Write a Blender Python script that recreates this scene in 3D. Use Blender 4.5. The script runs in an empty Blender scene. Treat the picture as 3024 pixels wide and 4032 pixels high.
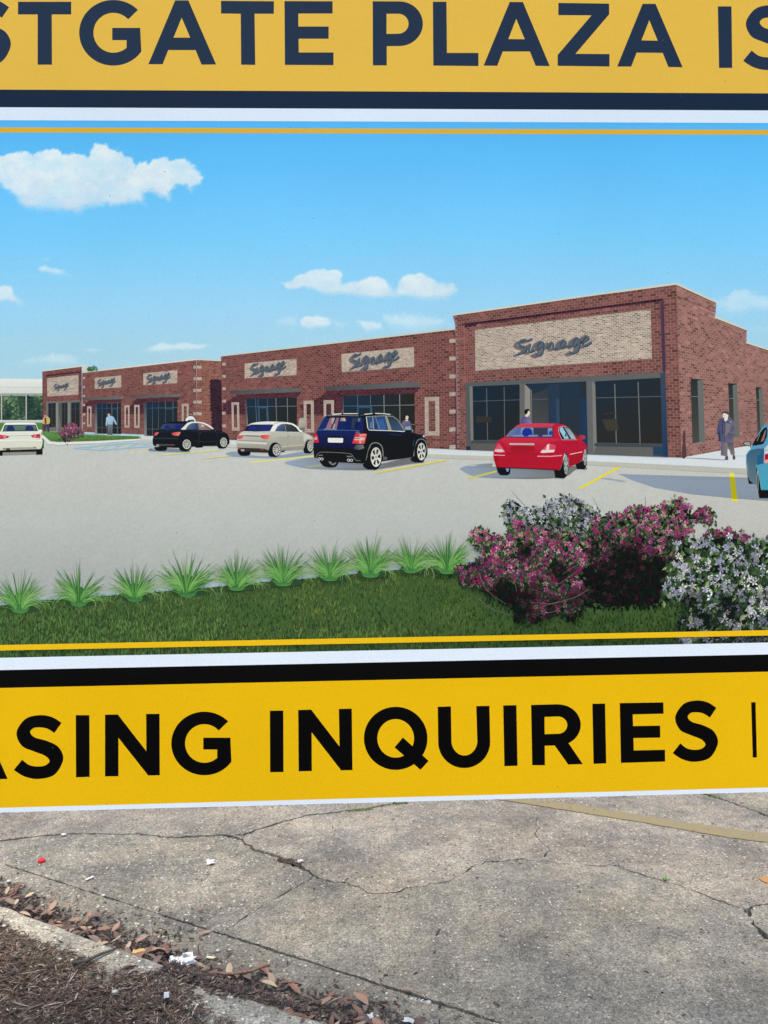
import bpy, math, random
import numpy as np
from mathutils import Vector, Matrix
from mathutils.geometry import tessellate_polygon

# ------------------------------------------------------------------ camera
F_PX, PW, PH = 3000.0, 3024.0, 4032.0
PITCH, YAW, ROLL = 0.019026, 0.033890, -0.014409
CAM_H = 1.5
SIGN_Y = 1.75

scene = bpy.context.scene
COL = scene.collection
cp, sp = math.cos(PITCH), math.sin(PITCH)
cy, sy = math.cos(YAW), math.sin(YAW)
cr, sr = math.cos(ROLL), math.sin(ROLL)
FWD = np.array([sy * cp, cy * cp, sp])
RT0 = np.array([cy, -sy, 0.0])
UP0 = np.cross(RT0, FWD)
RT = cr * RT0 + sr * UP0
UP = -sr * RT0 + cr * UP0
cam_data = bpy.data.cameras.new("camera")
cam_data.sensor_fit = 'VERTICAL'
cam_data.sensor_height = 24.0
cam_data.lens = F_PX / PH * 24.0
cam_data.clip_start = 0.05
cam_data.clip_end = 2000.0
cam_data.dof.use_dof = True
cam_data.dof.focus_distance = SIGN_Y
cam_data.dof.aperture_fstop = 5.6
cam = bpy.data.objects.new("camera", cam_data)
m = Matrix(((RT[0], UP[0], -FWD[0], 0), (RT[1], UP[1], -FWD[1], 0), (RT[2], UP[2], -FWD[2], CAM_H), (0, 0, 0, 1)))
cam.matrix_world = m
COL.objects.link(cam)
scene.camera = cam

# ------------------------------------------------------------------ light
SUN_EL, SUN_AZ = math.radians(76), math.radians(205)      # azimuth clockwise from +Y: behind the viewer, to the left
world = bpy.data.worlds.new("World")
scene.world = world
world.use_nodes = True
wn = world.node_tree.nodes
sky = wn.new("ShaderNodeTexSky")
sky.sky_type = 'NISHITA'
sky.sun_disc = False
sky.sun_elevation = SUN_EL
sky.sun_rotation = SUN_AZ
sky.air_density = 1.0
sky.dust_density = 2.0
wn["Background"].inputs[1].default_value = 0.13
world.node_tree.links.new(sky.outputs[0], wn["Background"].inputs[0])
sun_d = bpy.data.lights.new("sun", 'SUN')
sun_d.energy = 1.5
sun_d.angle = math.radians(25)
sun_d.color = (1.0, 0.91, 0.78)
sun = bpy.data.objects.new("sun", sun_d)
sdir = Vector((math.sin(SUN_AZ) * math.cos(SUN_EL), math.cos(SUN_AZ) * math.cos(SUN_EL), math.sin(SUN_EL)))
sun.rotation_euler = sdir.to_track_quat('Z', 'Y').to_euler()
COL.objects.link(sun)
scene.view_settings.view_transform = 'Standard'
scene.view_settings.look = 'None'
scene.view_settings.gamma = 1.0
scene.view_settings.use_curve_mapping = False
scene.view_settings.exposure = 1.36
scene.cycles.max_bounces = 6
scene.cycles.sample_clamp_indirect = 4.0

# ------------------------------------------------------------------ helpers
rng = random.Random(7)
npr = np.random.RandomState(11)


def rays(px):
    p = np.asarray(px, float).reshape(-1, 2)
    a = (p[:, 0] - PW / 2) / F_PX
    b = -(p[:, 1] - PH / 2) / F_PX
    return a[:, None] * RT + b[:, None] * UP + FWD


def sign_xz(px):
    d = rays(px)
    t = SIGN_Y / d[:, 1]
    return np.stack([d[:, 0] * t, CAM_H + d[:, 2] * t], 1)


def ground(px, z=0.0):
    d = rays(px)
    t = (z - CAM_H) / d[:, 2]
    return np.stack([d[:, 0] * t, d[:, 1] * t], 1)


def frame(x0, y0, k):
    def f(pts):
        return [(x0 + k * p[0], y0 + k * p[1]) for p in pts]
    f.k = k
    return f


def s2l(c):
    c = np.asarray(c, float) / 255.0
    return np.where(c <= 0.04045, c / 12.92, ((c + 0.055) / 1.055) ** 2.4)


def tag(o, label=None, cat=None, group=None, kind=None):
    if label: o["label"] = label
    if cat: o["category"] = cat
    if group: o["group"] = group
    if kind: o["kind"] = kind
    return o


def empty(name, loc):
    o = bpy.data.objects.new(name, None)
    o.location = loc
    o.empty_display_size = 0.1
    COL.objects.link(o)
    return o


def link_mesh(name, verts, faces, mat, parent=None, smooth=False):
    me = bpy.data.meshes.new(name)
    me.from_pydata([tuple(v) for v in verts], [], [tuple(f) for f in faces])
    me.update()
    if mat: me.materials.append(mat)
    if smooth: me.shade_smooth()
    o = bpy.data.objects.new(name, me)
    COL.objects.link(o)
    if parent: attach(o, parent)
    return o


def attach(o, parent):
    o.parent = parent
    o.matrix_parent_inverse = Matrix.Translation(-Vector(parent_world(parent)))


def parent_world(p):
    return Vector(p.location)      # every child is attached with its parent's offset cancelled


def catmull(pts, closed=False, n=6):
    P = np.asarray(pts, float)
    out = []
    N = len(P)
    for i in range(N if closed else N - 1):
        if closed:
            p0, p1, p2, p3 = P[(i - 1) % N], P[i], P[(i + 1) % N], P[(i + 2) % N]
        else:
            p0, p1, p2, p3 = P[max(i - 1, 0)], P[i], P[i + 1], P[min(i + 2, N - 1)]
        for k in range(n):
            t = k / n
            out.append(0.5 * ((2 * p1) + (-p0 + p2) * t + (2 * p0 - 5 * p1 + 4 * p2 - p3) * t * t + (-p0 + 3 * p1 - 3 * p2 + p3) * t ** 3))
    if not closed: out.append(P[-1])
    return [tuple(q) for q in out]


def vnoise(x, y, seed=0):
    xi = np.floor(x).astype(np.int64); yi = np.floor(y).astype(np.int64)
    fx = x - xi; fy = y - yi
    fx = fx * fx * (3 - 2 * fx); fy = fy * fy * (3 - 2 * fy)

    def h(a, b):
        n = (a * 374761393 + b * 668265263 + seed * 974634777) & 0xFFFFFFFF
        n = ((n ^ (n >> 13)) * 1274126177) & 0xFFFFFFFF
        return ((n ^ (n >> 16)) & 0xFFFF) / 65535.0
    return (h(xi, yi) * (1 - fx) + h(xi + 1, yi) * fx) * (1 - fy) + (h(xi, yi + 1) * (1 - fx) + h(xi + 1, yi + 1) * fx) * fy


def fbm(x, y, oct=4, seed=0):
    x = np.asarray(x, float); y = np.asarray(y, float)
    v = 0; a = 0.5
    for o in range(oct):
        v = v + a * vnoise(x, y, seed + o * 17)
        x = x * 2.03 + 11.3; y = y * 2.03 + 5.7; a *= 0.5
    return v / (1 - 0.5 ** oct)


def inside(px, py, poly):
    P = np.asarray(poly, float)
    px = np.asarray(px, float); py = np.asarray(py, float)
    r = np.zeros(px.shape, bool)
    j = len(P) - 1
    for i in range(len(P)):
        xi, yi = P[i]; xj, yj = P[j]
        if yi != yj:
            c = ((yi > py) != (yj > py)) & (px < (xj - xi) * (py - yi) / (yj - yi) + xi)
            r ^= c
        j = i
    return r


def sdist(px, py, poly):
    P = np.asarray(poly, float)
    d = np.full(np.shape(px), 1e9)
    for i in range(len(P)):
        a = P[i]; b = P[(i + 1) % len(P)]
        ab = b - a
        t = np.clip(((px - a[0]) * ab[0] + (py - a[1]) * ab[1]) / max(ab @ ab, 1e-9), 0, 1)
        d = np.minimum(d, np.hypot(px - a[0] - t * ab[0], py - a[1] - t * ab[1]))
    return np.where(inside(px, py, poly), d, -d)


# ------------------------------------------------------------------ node materials
def new_mat(name):
    mt = bpy.data.materials.new(name)
    mt.use_nodes = True
    nt = mt.node_tree
    return mt, nt.nodes, nt.links, nt.nodes["Principled BSDF"]


def node(ns, t, **kw):
    n = ns.new(t)
    for k, v in kw.items():
        if k.startswith("i_"):
            n.inputs[k[2:].replace("_", " ")].default_value = v
        else:
            setattr(n, k, v)
    return n


def ramp(ns, stops):
    r = ns.new("ShaderNodeValToRGB")
    el = r.color_ramp.elements
    while len(el) > 1: el.remove(el[0])
    el[0].position = stops[0][0]; el[0].color = (*stops[0][1], 1)
    for p, c in stops[1:]:
        e = el.new(p); e.color = (*c, 1)
    return r


def mixc(ns, ls, fac, a, b, mode='MIX'):
    n = ns.new("ShaderNodeMix")
    n.data_type = 'RGBA'; n.blend_type = mode
    for s, v in ((n.inputs[0], fac), (n.inputs[6], a), (n.inputs[7], b)):
        if isinstance(v, (int, float)): s.default_value = v
        elif isinstance(v, tuple): s.default_value = (*v, 1)
        else: ls.new(v, s)
    return n.outputs[2]


def print_material():
    mt, ns, ls, b = new_mat("printed_vinyl")
    at = node(ns, "ShaderNodeVertexColor", layer_name="Ink")
    geo = node(ns, "ShaderNodeNewGeometry")
    n1 = node(ns, "ShaderNodeTexNoise", i_Scale=420.0, i_Detail=2.0)
    ls.new(geo.outputs["Position"], n1.inputs["Vector"])
    r = ramp(ns, [(0.3, (0.93, 0.93, 0.93)), (0.7, (1.06, 1.06, 1.06))])
    ls.new(n1.outputs[0], r.inputs[0])
    c = mixc(ns, ls, 1.0, at.outputs[0], r.outputs[0], 'MULTIPLY')
    # a few specks of dust and scuffs on the sheet
    vo = node(ns, "ShaderNodeTexVoronoi", i_Scale=15.0); ls.new(geo.outputs["Position"], vo.inputs["Vector"])
    d1 = node(ns, "ShaderNodeMath", operation='LESS_THAN'); ls.new(vo.outputs["Distance"], d1.inputs[0]); d1.inputs[1].default_value = 0.024
    n4 = node(ns, "ShaderNodeTexNoise", i_Scale=2.3, i_Detail=6.0); ls.new(geo.outputs["Position"], n4.inputs["Vector"])
    r4 = ramp(ns, [(0.35, (0.97, 0.97, 0.97)), (0.65, (1.02, 1.02, 1.02))]); ls.new(n4.outputs[0], r4.inputs[0])
    c = mixc(ns, ls, 1.0, c, r4.outputs[0], 'MULTIPLY')
    dm = node(ns, "ShaderNodeMath", operation='MULTIPLY'); ls.new(d1.outputs[0], dm.inputs[0]); dm.inputs[1].default_value = 0.55
    ls.new(mixc(ns, ls, dm.outputs[0], c, (0.12, 0.11, 0.10)), b.inputs["Base Color"])
    b.inputs["Roughness"].default_value = 0.30
    b.inputs["Specular IOR Level"].default_value = 0.12
    n2 = node(ns, "ShaderNodeTexNoise", i_Scale=9.0, i_Detail=3.0)
    ls.new(geo.outputs["Position"], n2.inputs["Vector"])
    bp = node(ns, "ShaderNodeBump", i_Strength=0.03, i_Distance=0.02)
    ls.new(n2.outputs[0], bp.inputs["Height"])
    ls.new(bp.outputs[0], b.inputs["Normal"])
    return mt


PRINT = print_material()

# ------------------------------------------------------------------ flat print, drawn in layers of ink a few microns thick
EPS = 8e-6
GX0, GY0, GC = -700.0, -600.0, 4.0
LEV = np.zeros((1050, 1150), np.int32)

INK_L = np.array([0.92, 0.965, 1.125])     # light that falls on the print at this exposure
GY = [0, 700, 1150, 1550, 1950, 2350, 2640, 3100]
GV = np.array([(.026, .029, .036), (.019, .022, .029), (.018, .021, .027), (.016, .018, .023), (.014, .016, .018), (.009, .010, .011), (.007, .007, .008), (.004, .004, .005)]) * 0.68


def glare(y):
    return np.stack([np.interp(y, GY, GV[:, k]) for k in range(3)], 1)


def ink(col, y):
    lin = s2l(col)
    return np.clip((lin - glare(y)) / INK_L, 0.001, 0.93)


def lift(x0, y0, x1, y1):
    a = max(int((x0 - GX0) / GC), 0); b = max(int((x1 - GX0) / GC), 0) + 1
    c = max(int((y0 - GY0) / GC), 0); d = max(int((y1 - GY0) / GC), 0) + 1
    s = LEV[c:d, a:b]
    l = int(s.max()) + 1 if s.size else 1
    s[...] = l
    return l


class Art:
    def __init__(self, name, parent, label=None):
        self.name, self.parent, self.label = name, parent, label
        self.v, self.l, self.c, self.f = [], [], [], []
        self.n = 0

    def raw(self, pts, faces, cols, level=None):
        """pts (n,2) photo pixels, faces index lists, cols (n,3) 0-255 or one colour"""
        P = np.asarray(pts, float).reshape(-1, 2)
        c = np.asarray(cols, float)
        if c.ndim == 1: c = np.repeat(c[None], len(P), 0)
        if level is None:
            level = lift(P[:, 0].min(), P[:, 1].min(), P[:, 0].max(), P[:, 1].max())
        self.v.append(P); self.c.append(c); self.l.append(np.full(len(P), level))
        n = self.n
        self.f.extend([tuple(i + n for i in f) for f in faces])
        self.n += len(P)
        return level

    def poly(self, pts, col, grad=None, holes=None, smooth=0, level=None):
        """grad = (p0, c0, p1, c1): linear blend between two points"""
        if smooth: pts = catmull(pts, True, smooth)
        loops = [[Vector((p[0], p[1], 0)) for p in pts]]
        for h in holes or []:
            loops.append([Vector((p[0], p[1], 0)) for p in h])
        flat = np.array([(v.x, v.y) for lp in loops for v in lp])
        tris = tessellate_polygon(loops)
        if grad is not None:
            p0, c0, p1, c1 = grad
            p0 = np.array(p0, float); d = np.array(p1, float) - p0
            t = np.clip(((flat - p0) @ d) / max(d @ d, 1e-9), 0, 1)[:, None]
            cols = np.array(c0, float) * (1 - t) + np.array(c1, float) * t
        else:
            cols = np.asarray(col, float)
        return self.raw(flat, tris, cols, level)

    def stroke(self, pts, w, col, w2=None, smooth=0, level=None, col2=None):
        if smooth: pts = catmull(pts, False, smooth)
        P = np.asarray(pts, float)
        T = np.gradient(P, axis=0)
        T /= np.maximum(np.hypot(T[:, 0], T[:, 1]), 1e-9)[:, None]
        N = np.stack([-T[:, 1], T[:, 0]], 1)
        ws = np.linspace(w, w if w2 is None else w2, len(P))[:, None] / 2
        V = np.concatenate([P + N * ws, P - N * ws])
        k = len(P)
        fs = [(i, i + 1, k + i + 1, k + i) for i in range(k - 1)]
        c = np.asarray(col, float)
        if col2 is not None:
            t = np.linspace(0, 1, k)[:, None]
            cc = c * (1 - t) + np.asarray(col2, float) * t
            c = np.concatenate([cc, cc])
        return self.raw(V, fs, c, level)

    def ell(self, cx, cy, rx, ry, col, rot=0.0, n=28, level=None, grad=None):
        a = np.linspace(0, 2 * math.pi, n, endpoint=False)
        x = rx * np.cos(a); y = ry * np.sin(a)
        c, s = math.cos(rot), math.sin(rot)
        return self.poly(list(zip(cx + c * x - s * y, cy + s * x + c * y)), col, grad=grad, level=level)

    def quads(self, Q, cols, cuts=None):
        """Q (n,4,2) non-overlapping, one level"""
        Q = np.asarray(Q, float)
        n = len(Q)
        cols = np.repeat(np.asarray(cols, float)[:, None], 4, 1).reshape(-1, 3)
        idx = np.arange(n * 4).reshape(n, 4)
        return self.raw(Q.reshape(-1, 2), idx.tolist(), cols)

    def grid(self, x0, y0, x1, y1, step, fn, keep=None):
        nx = max(int(round((x1 - x0) / step)), 1) + 1
        ny = max(int(round((y1 - y0) / step)), 1) + 1
        X, Y = np.meshgrid(np.linspace(x0, x1, nx), np.linspace(y0, y1, ny))
        c = fn(X, Y).reshape(-1, 3)
        idx = np.arange(nx * ny).reshape(ny, nx)
        q = np.stack([idx[:-1, :-1], idx[:-1, 1:], idx[1:, 1:], idx[1:, :-1]], -1).reshape(-1, 4)
        if keep is not None:
            k = keep(X, Y).reshape(-1)
            q = q[k[q].any(1)]
            used = np.unique(q)
            mp = np.zeros(nx * ny, int); mp[used] = np.arange(len(used))
            q = mp[q]
            return self.raw(np.stack([X.reshape(-1), Y.reshape(-1)], 1)[used], q.tolist(), c[used])
        return self.raw(np.stack([X.reshape(-1), Y.reshape(-1)], 1), q.tolist(), c)

    def build(self, stuff=False):
        P = np.concatenate(self.v); L = np.concatenate(self.l); C = np.concatenate(self.c)
        xz = sign_xz(P)
        co = np.stack([xz[:, 0], SIGN_Y - 0.0004 - L * EPS, xz[:, 1]], 1)
        me = bpy.data.meshes.new(self.name)
        # wind every face towards the viewer
        fs = []
        for f in self.f:
            a, b, c = P[f[0]], P[f[1]], P[f[2]]
            if (b[0] - a[0]) * (c[1] - a[1]) - (b[1] - a[1]) * (c[0] - a[0]) > 0: f = f[::-1]
            fs.append(f)
        me.from_pydata(co.tolist(), [], fs)
        at = me.color_attributes.new("Ink", 'FLOAT_COLOR', 'POINT')
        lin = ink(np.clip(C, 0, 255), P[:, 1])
        at.data.foreach_set("color", np.concatenate([lin, np.ones((len(lin), 1))], 1).astype(np.float32).reshape(-1))
        me.materials.append(PRINT)
        o = bpy.data.objects.new(self.name, me)
        COL.objects.link(o)
        if self.parent: attach(o, self.parent)
        if self.label: o["label"] = self.label
        if stuff: o["kind"] = "stuff"
        return o


def var(c, a, r=rng):
    k = 1 + r.uniform(-a, a)
    return tuple(max(0, min(255, x * k)) for x in c)


def lerp(a, b, t):
    return tuple(x * (1 - t) + y * t for x, y in zip(a, b))


def homog(quad):
    """unit square (0,0)(1,0)(1,1)(0,1) -> quad TL TR BR BL"""
    src = [(0, 0), (1, 0), (1, 1), (0, 1)]
    A = []; B = []
    for (u, v), (x, y) in zip(src, quad):
        A.append([u, v, 1, 0, 0, 0, -u * x, -v * x]); B.append(x)
        A.append([0, 0, 0, u, v, 1, -u * y, -v * y]); B.append(y)
    h = np.linalg.solve(np.array(A, float), np.array(B, float))

    def f(uv):
        uv = np.asarray(uv, float)
        u, v = uv[..., 0], uv[..., 1]
        w = h[6] * u + h[7] * v + 1
        return np.stack([(h[0] * u + h[1] * v + h[2]) / w, (h[3] * u + h[4] * v + h[5]) / w], -1)
    return f
# ------------------------------------------------------------------ the sign: an Empty, posts, sheet, then the print
SX0, SX1 = -1.52, 1.60                       # sheet ends, outside the frame
ZB = float(sign_xz([(1512, 3156)])[0, 1])    # lower edge
ZT = float(sign_xz([(1512, -330)])[0, 1])    # upper edge, above the frame
sign = empty("leasing_sign", (0.04, SIGN_Y, 0.0))
tag(sign, "large white-edged sign board with yellow bands and a printed shopping centre picture", "sign")


def box_mesh(x0, x1, y0, y1, z0, z1):
    v = [(x, y, z) for x in (x0, x1) for y in (y0, y1) for z in (z0, z1)]
    f = [(0, 1, 3, 2), (4, 6, 7, 5), (0, 4, 5, 1), (2, 3, 7, 6), (0, 2, 6, 4), (1, 5, 7, 3)]
    return v, f


def plain_mat(name, col, rough, noise=0.0, scale=20.0):
    mt, ns, ls, b = new_mat(name)
    geo = node(ns, "ShaderNodeNewGeometry")
    n = node(ns, "ShaderNodeTexNoise", i_Scale=scale, i_Detail=5.0)
    ls.new(geo.outputs["Position"], n.inputs["Vector"])
    r = ramp(ns, [(0.3, tuple(c * (1 - noise) for c in col)), (0.7, tuple(min(c * (1 + noise), 1) for c in col))])
    ls.new(n.outputs[0], r.inputs[0])
    ls.new(r.outputs[0], b.inputs["Base Color"])
    b.inputs["Roughness"].default_value = rough
    return mt


WHITE_SHEET = plain_mat("white_sheet", (0.74, 0.76, 0.78), 0.4, 0.03, 6)
WOOD = plain_mat("treated_post", (0.30, 0.24, 0.16), 0.8, 0.25, 14)
v, f = box_mesh(SX0, SX1, SIGN_Y, SIGN_Y + 0.006, ZB, ZT)
link_mesh("sheet", v, f, WHITE_SHEET, sign)
for px in (SX0 + 0.12, SX1 - 0.12):
    v, f = box_mesh(px - 0.045, px + 0.045, SIGN_Y + 0.0065, SIGN_Y + 0.0965, -0.4, ZT - 0.03)
    link_mesh("post", v, f, WOOD, sign)

pic = Art("printed_picture", sign, "printed picture of a brick shopping centre and its car park under a blue sky")
PX0, PX1 = -560, 3640          # the print runs past both sides of the frame


def skyc(X, Y):
    t = np.array([470, 560, 900, 1200, 1400, 1600], float)
    R = np.interp(Y, t, [86, 92, 116, 150, 164, 174]); G = np.interp(Y, t, [177, 183, 199, 207, 207, 210]); B = np.interp(Y, t, [238, 243, 247, 240, 226, 222])
    k = np.clip(1 - np.abs(X - 1600) / 1900, 0, 1) * np.clip((Y - 500) / 400, 0, 1)
    return np.stack([R + 4 * k, G + 2 * k, B + 2 * k], -1)


pic.grid(PX0, 470, PX1, 1800, 40, skyc)


def pavc(X, Y):
    t = np.array([1700, 1850, 2050, 2250, 2400], float)
    R = np.interp(Y, t, [194, 192, 186, 173, 168]); G = np.interp(Y, t, [197, 194, 189, 177, 172]); B = np.interp(Y, t, [194, 190, 186, 175, 171])
    n = (fbm(X / 90, Y / 40, 3, 5) - 0.5) * 3 + (vnoise(X / 7, Y / 6, 9) - 0.5) * 9
    w = np.clip((X - 1800) / 1500, 0, 1) * 6
    return np.stack([R + n + w * 0.5, G + n, B + n - w * 0.6], -1)


pic_o = None
pave = Art("printed_car_park", None, "pale grey printed car park with yellow bay lines")
pave.grid(PX0, 1735, PX1, 2420, 8, pavc)


# --- clouds
class Cl:
    pass


Y5 = frame(0, 520, 0.5425); Y6 = frame(900, 980, 0.60277)
Z1 = frame(0, 1360, 0.48222); Z2 = frame(500, 1360, 0.48222); Z3 = frame(1150, 1260, 0.48222)
Z4 = frame(1750, 1080, 0.42194); Z5 = frame(2350, 1080, 0.40627); Z6 = frame(1150, 1580, 0.36166)
Z7 = frame(1850, 1580, 0.36166); Z8 = frame(2700, 1580, 0.1953)
Y1 = frame(1750, 1920, 0.3918); Y2 = frame(2374, 1920, 0.3918)
Y7 = frame(0, 1640, 0.12055); Y8 = frame(580, 1620, 0.40989)
clouds = []


def cloud(outline, alpha, soft, amp, seed, label, shade=0.5, step=4.0):
    art = Art("printed_cloud", None, label)
    P = np.array(outline)
    x0, y0 = P.min(0) - soft * 3 - amp * 2; x1, y1 = P.max(0) + soft * 5 + amp * 2
    hgt = P[:, 1].max() - P[:, 1].min()

    def dens(X, Y):
        d = sdist(X, Y, outline)
        low = np.clip((Y - P[:, 1].min()) / hgt, 0, 1)
        sf = soft * (0.75 + 2.4 * low ** 2)
        n = (fbm(X / 52, Y / 40, 5, seed) - 0.5) * 2 * amp * 1.3 + (fbm(X / 15, Y / 13, 4, seed + 8) - 0.5) * 2 * amp * 0.8
        s = np.clip((d + n + sf * 0.7) / (sf * 2.4), 0, 1)
        s = s * s * (3 - 2 * s)
        return s * alpha * np.clip(0.9 + 0.5 * (fbm(X / 70, Y / 50, 4, seed + 5) - 0.42), 0, 1)

    def fn(X, Y):
        a = dens(X, Y)[..., None]
        low = np.clip((Y - P[:, 1].min()) / hgt, 0, 1)
        k = np.clip((low - 0.3) * 1.3 + (fbm(X / 48, Y / 34, 4, seed + 3) - 0.5) * 1.3, 0, 1)[..., None] * shade
        c = np.array([219, 233, 240.]) * (1 - k) + np.array([178, 205, 232.]) * k
        s = skyc(X, Y)
        return s * (1 - a) + c * a
    art.grid(x0, y0, x1, y1, step, fn, keep=lambda X, Y: dens(X, Y) > 0.01)
    clouds.append(art)


cloud(Y5([(-900, 200), (-500, 150), (-60, 170), (0, 165), (90, 150), (215, 135), (240, 165), (330, 130), (420, 115), (470, 150), (540, 140), (640, 175), (690, 95), (770, 90), (840, 130), (900, 180), (965, 190), (985, 260), (1010, 220), (1060, 215), (1080, 235), (1130, 200), (1190, 180), (1230, 195), (1340, 190), (1400, 240), (1450, 275), (1475, 330), (1460, 370), (1400, 400), (1390, 435), (1340, 400), (1280, 400), (1250, 430), (1230, 500), (1150, 470), (1100, 430), (1040, 440), (1065, 535), (1000, 520), (920, 515), (800, 540), (640, 560), (560, 590), (440, 580), (300, 565), (200, 560), (120, 500), (60, 430), (0, 400), (-60, 400), (-500, 420), (-900, 350)]), 1.0, 7, 11, 3, "largest printed cloud, billowing at the upper left of the picture", 0.62)
cloud(Y5([(270, 990), (330, 965), (400, 985), (470, 1005), (535, 1045), (420, 1040), (330, 1015)]), 0.75, 6, 7, 21, "small wispy printed cloud under the largest one")
cloud(Y5([(300, 925), (350, 905), (380, 915), (330, 935)]), 0.5, 6, 5, 22, "tiniest printed wisp of cloud")
cloud(Y5([(-240, 1095), (-40, 1105), (30, 1108), (80, 1125), (110, 1185), (150, 1220), (175, 1265), (110, 1240), (50, 1220), (-40, 1235), (-240, 1240)]), 0.9, 5, 7, 23, "printed cloud cut by the left side of the picture")
cloud(Y5([(990, 1590), (1080, 1555), (1180, 1530), (1330, 1530), (1450, 1545), (1540, 1550), (1450, 1580), (1330, 1590), (1160, 1605)]), 0.8, 7, 7, 24, "flat printed cloud just above the low brick roofs", 0.3)
cloud(Y5([(80, 1690), (200, 1620), (420, 1610), (560, 1640), (600, 1690), (300, 1710)]), 0.5, 14, 14, 25, "faint printed haze cloud above the leftmost shop")
cloud(Y5([(560, 1580), (660, 1570), (765, 1580), (680, 1600)]), 0.5, 6, 6, 26, "thin printed streak of cloud above the leftmost shop")
cloud(Y6([(330, 215), (420, 205), (450, 180), (510, 150), (590, 130), (720, 140), (765, 165), (740, 200), (745, 225), (800, 215), (870, 205), (920, 175), (1000, 190), (1050, 220), (1080, 270), (1100, 220), (1150, 175), (1250, 155), (1310, 185), (1370, 225), (1470, 225), (1495, 265), (1460, 310), (1420, 340), (1300, 330), (1130, 310), (1060, 328), (900, 325), (760, 300), (640, 300), (560, 270), (480, 260), (380, 268)]), 0.97, 6, 8, 27, "row of white printed cloud heaps in the middle of the sky", 0.55)
cloud(Y6([(450, 480), (500, 445), (580, 430), (650, 450), (680, 490), (620, 520), (540, 530), (480, 515)]), 0.92, 6, 7, 28, "round printed cloud above the long middle roof")
cloud(Y6([(290, 470), (380, 440), (450, 440), (450, 520), (320, 510)]), 0.35, 10, 9, 29, "faint printed cloud left of the round one")
cloud(Y6([(690, 475), (780, 480), (770, 520), (700, 530)]), 0.4, 9, 8, 30, "faint small printed cloud right of the round one")
cloud(Y6([(840, 470), (910, 470), (990, 480), (1010, 520), (900, 550)]), 0.8, 7, 8, 31, "small printed cloud nearest the tall shop")
cloud(Y6([(1010, 440), (1180, 425), (1400, 450), (1460, 500), (1200, 540), (1050, 520)]), 0.55, 12, 14, 32, "hazy printed cloud bank touching the tall shop")
cloud(Z5([(1120, 260), (1200, 230), (1380, 160), (1560, 155), (1659, 220), (1800, 240), (2400, 260), (2400, 340), (1500, 370), (1300, 400), (1180, 360)]), 0.55, 12, 16, 33, "pale printed cloud behind the stepped roof end")
cloud(Z5([(1450, 520), (1560, 500), (1700, 510), (2300, 520), (2300, 560), (1700, 545), (1500, 555)]), 0.35, 12, 9, 34, "pale printed streak over the lowest roof step")

# ------------------------------------------------------------------ printed building
RED = (117, 74, 71); MORT = (135, 102, 98); TAN = (160, 144, 132); TMORT = (196, 184, 172)
shops = []


def wall(art, quad, rows, cols, base=RED, mort=MORT, clip=None, shade=None, seed=0, spread=0.09, dark=0.55, m=(0.13, 0.16), tint=(0.62, 0.58, 0.82)):
    """printed brickwork on a perspective quad; shade = list of (polygon, tint)"""
    h = homog(quad)
    r = np.random.RandomState(seed)
    e = np.linspace(0, 1, 9)
    out = clip if clip else quad
    art.poly(out, mort)
    for sh, tn in shade or []:
        art.poly(sh, tuple(a * b for a, b in zip(mort, tn)))
    Q = []
    for j in range(rows):
        off = (0.5 if j % 2 else 0.0)
        for i in range(-1, cols):
            u0 = (i + off + m[0] / 2) / cols; u1 = (i + off + 1 - m[0] / 2) / cols
            u0 = max(u0, 0); u1 = min(u1, 1)
            if u1 - u0 < 0.1 / cols: continue
            v0 = (j + m[1] / 2) / rows; v1 = (j + 1 - m[1] / 2) / rows
            Q.append([(u0, v0), (u1, v0), (u1, v1), (u0, v1)])
    Q = h(np.array(Q))
    c = Q.mean(1)
    if clip:
        k = inside(c[:, 0], c[:, 1], clip)
        for q in range(4):
            t_ = Q[:, q] * .97 + c * .03
            k &= inside(t_[:, 0], t_[:, 1], clip)
        Q = Q[k]; c = c[k]
    n = len(Q)
    f = 1 + r.uniform(-spread, spread, n)
    f = np.where(r.rand(n) < 0.22, f * 0.80, f)
    f = np.where(r.rand(n) < 0.12, f * 1.12, f)
    f *= 0.92 + 0.2 * fbm(c[:, 0] / 90, c[:, 1] / 70, 3, seed)
    C = np.array(base, float)[None] * f[:, None]
    for sh, tn in shade or []:
        k = inside(c[:, 0], c[:, 1], sh)
        C[k] *= np.array(tn)
    art.quads(Q, C)


def panel(art, quad, rows, cols, seed):
    art.poly([(x - 1.5, y - 1.5) for x, y in quad], (96, 50, 54))
    wall(art, quad, rows, cols, TAN, TMORT, seed=seed, spread=0.1, m=(0.16, 0.3))


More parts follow.
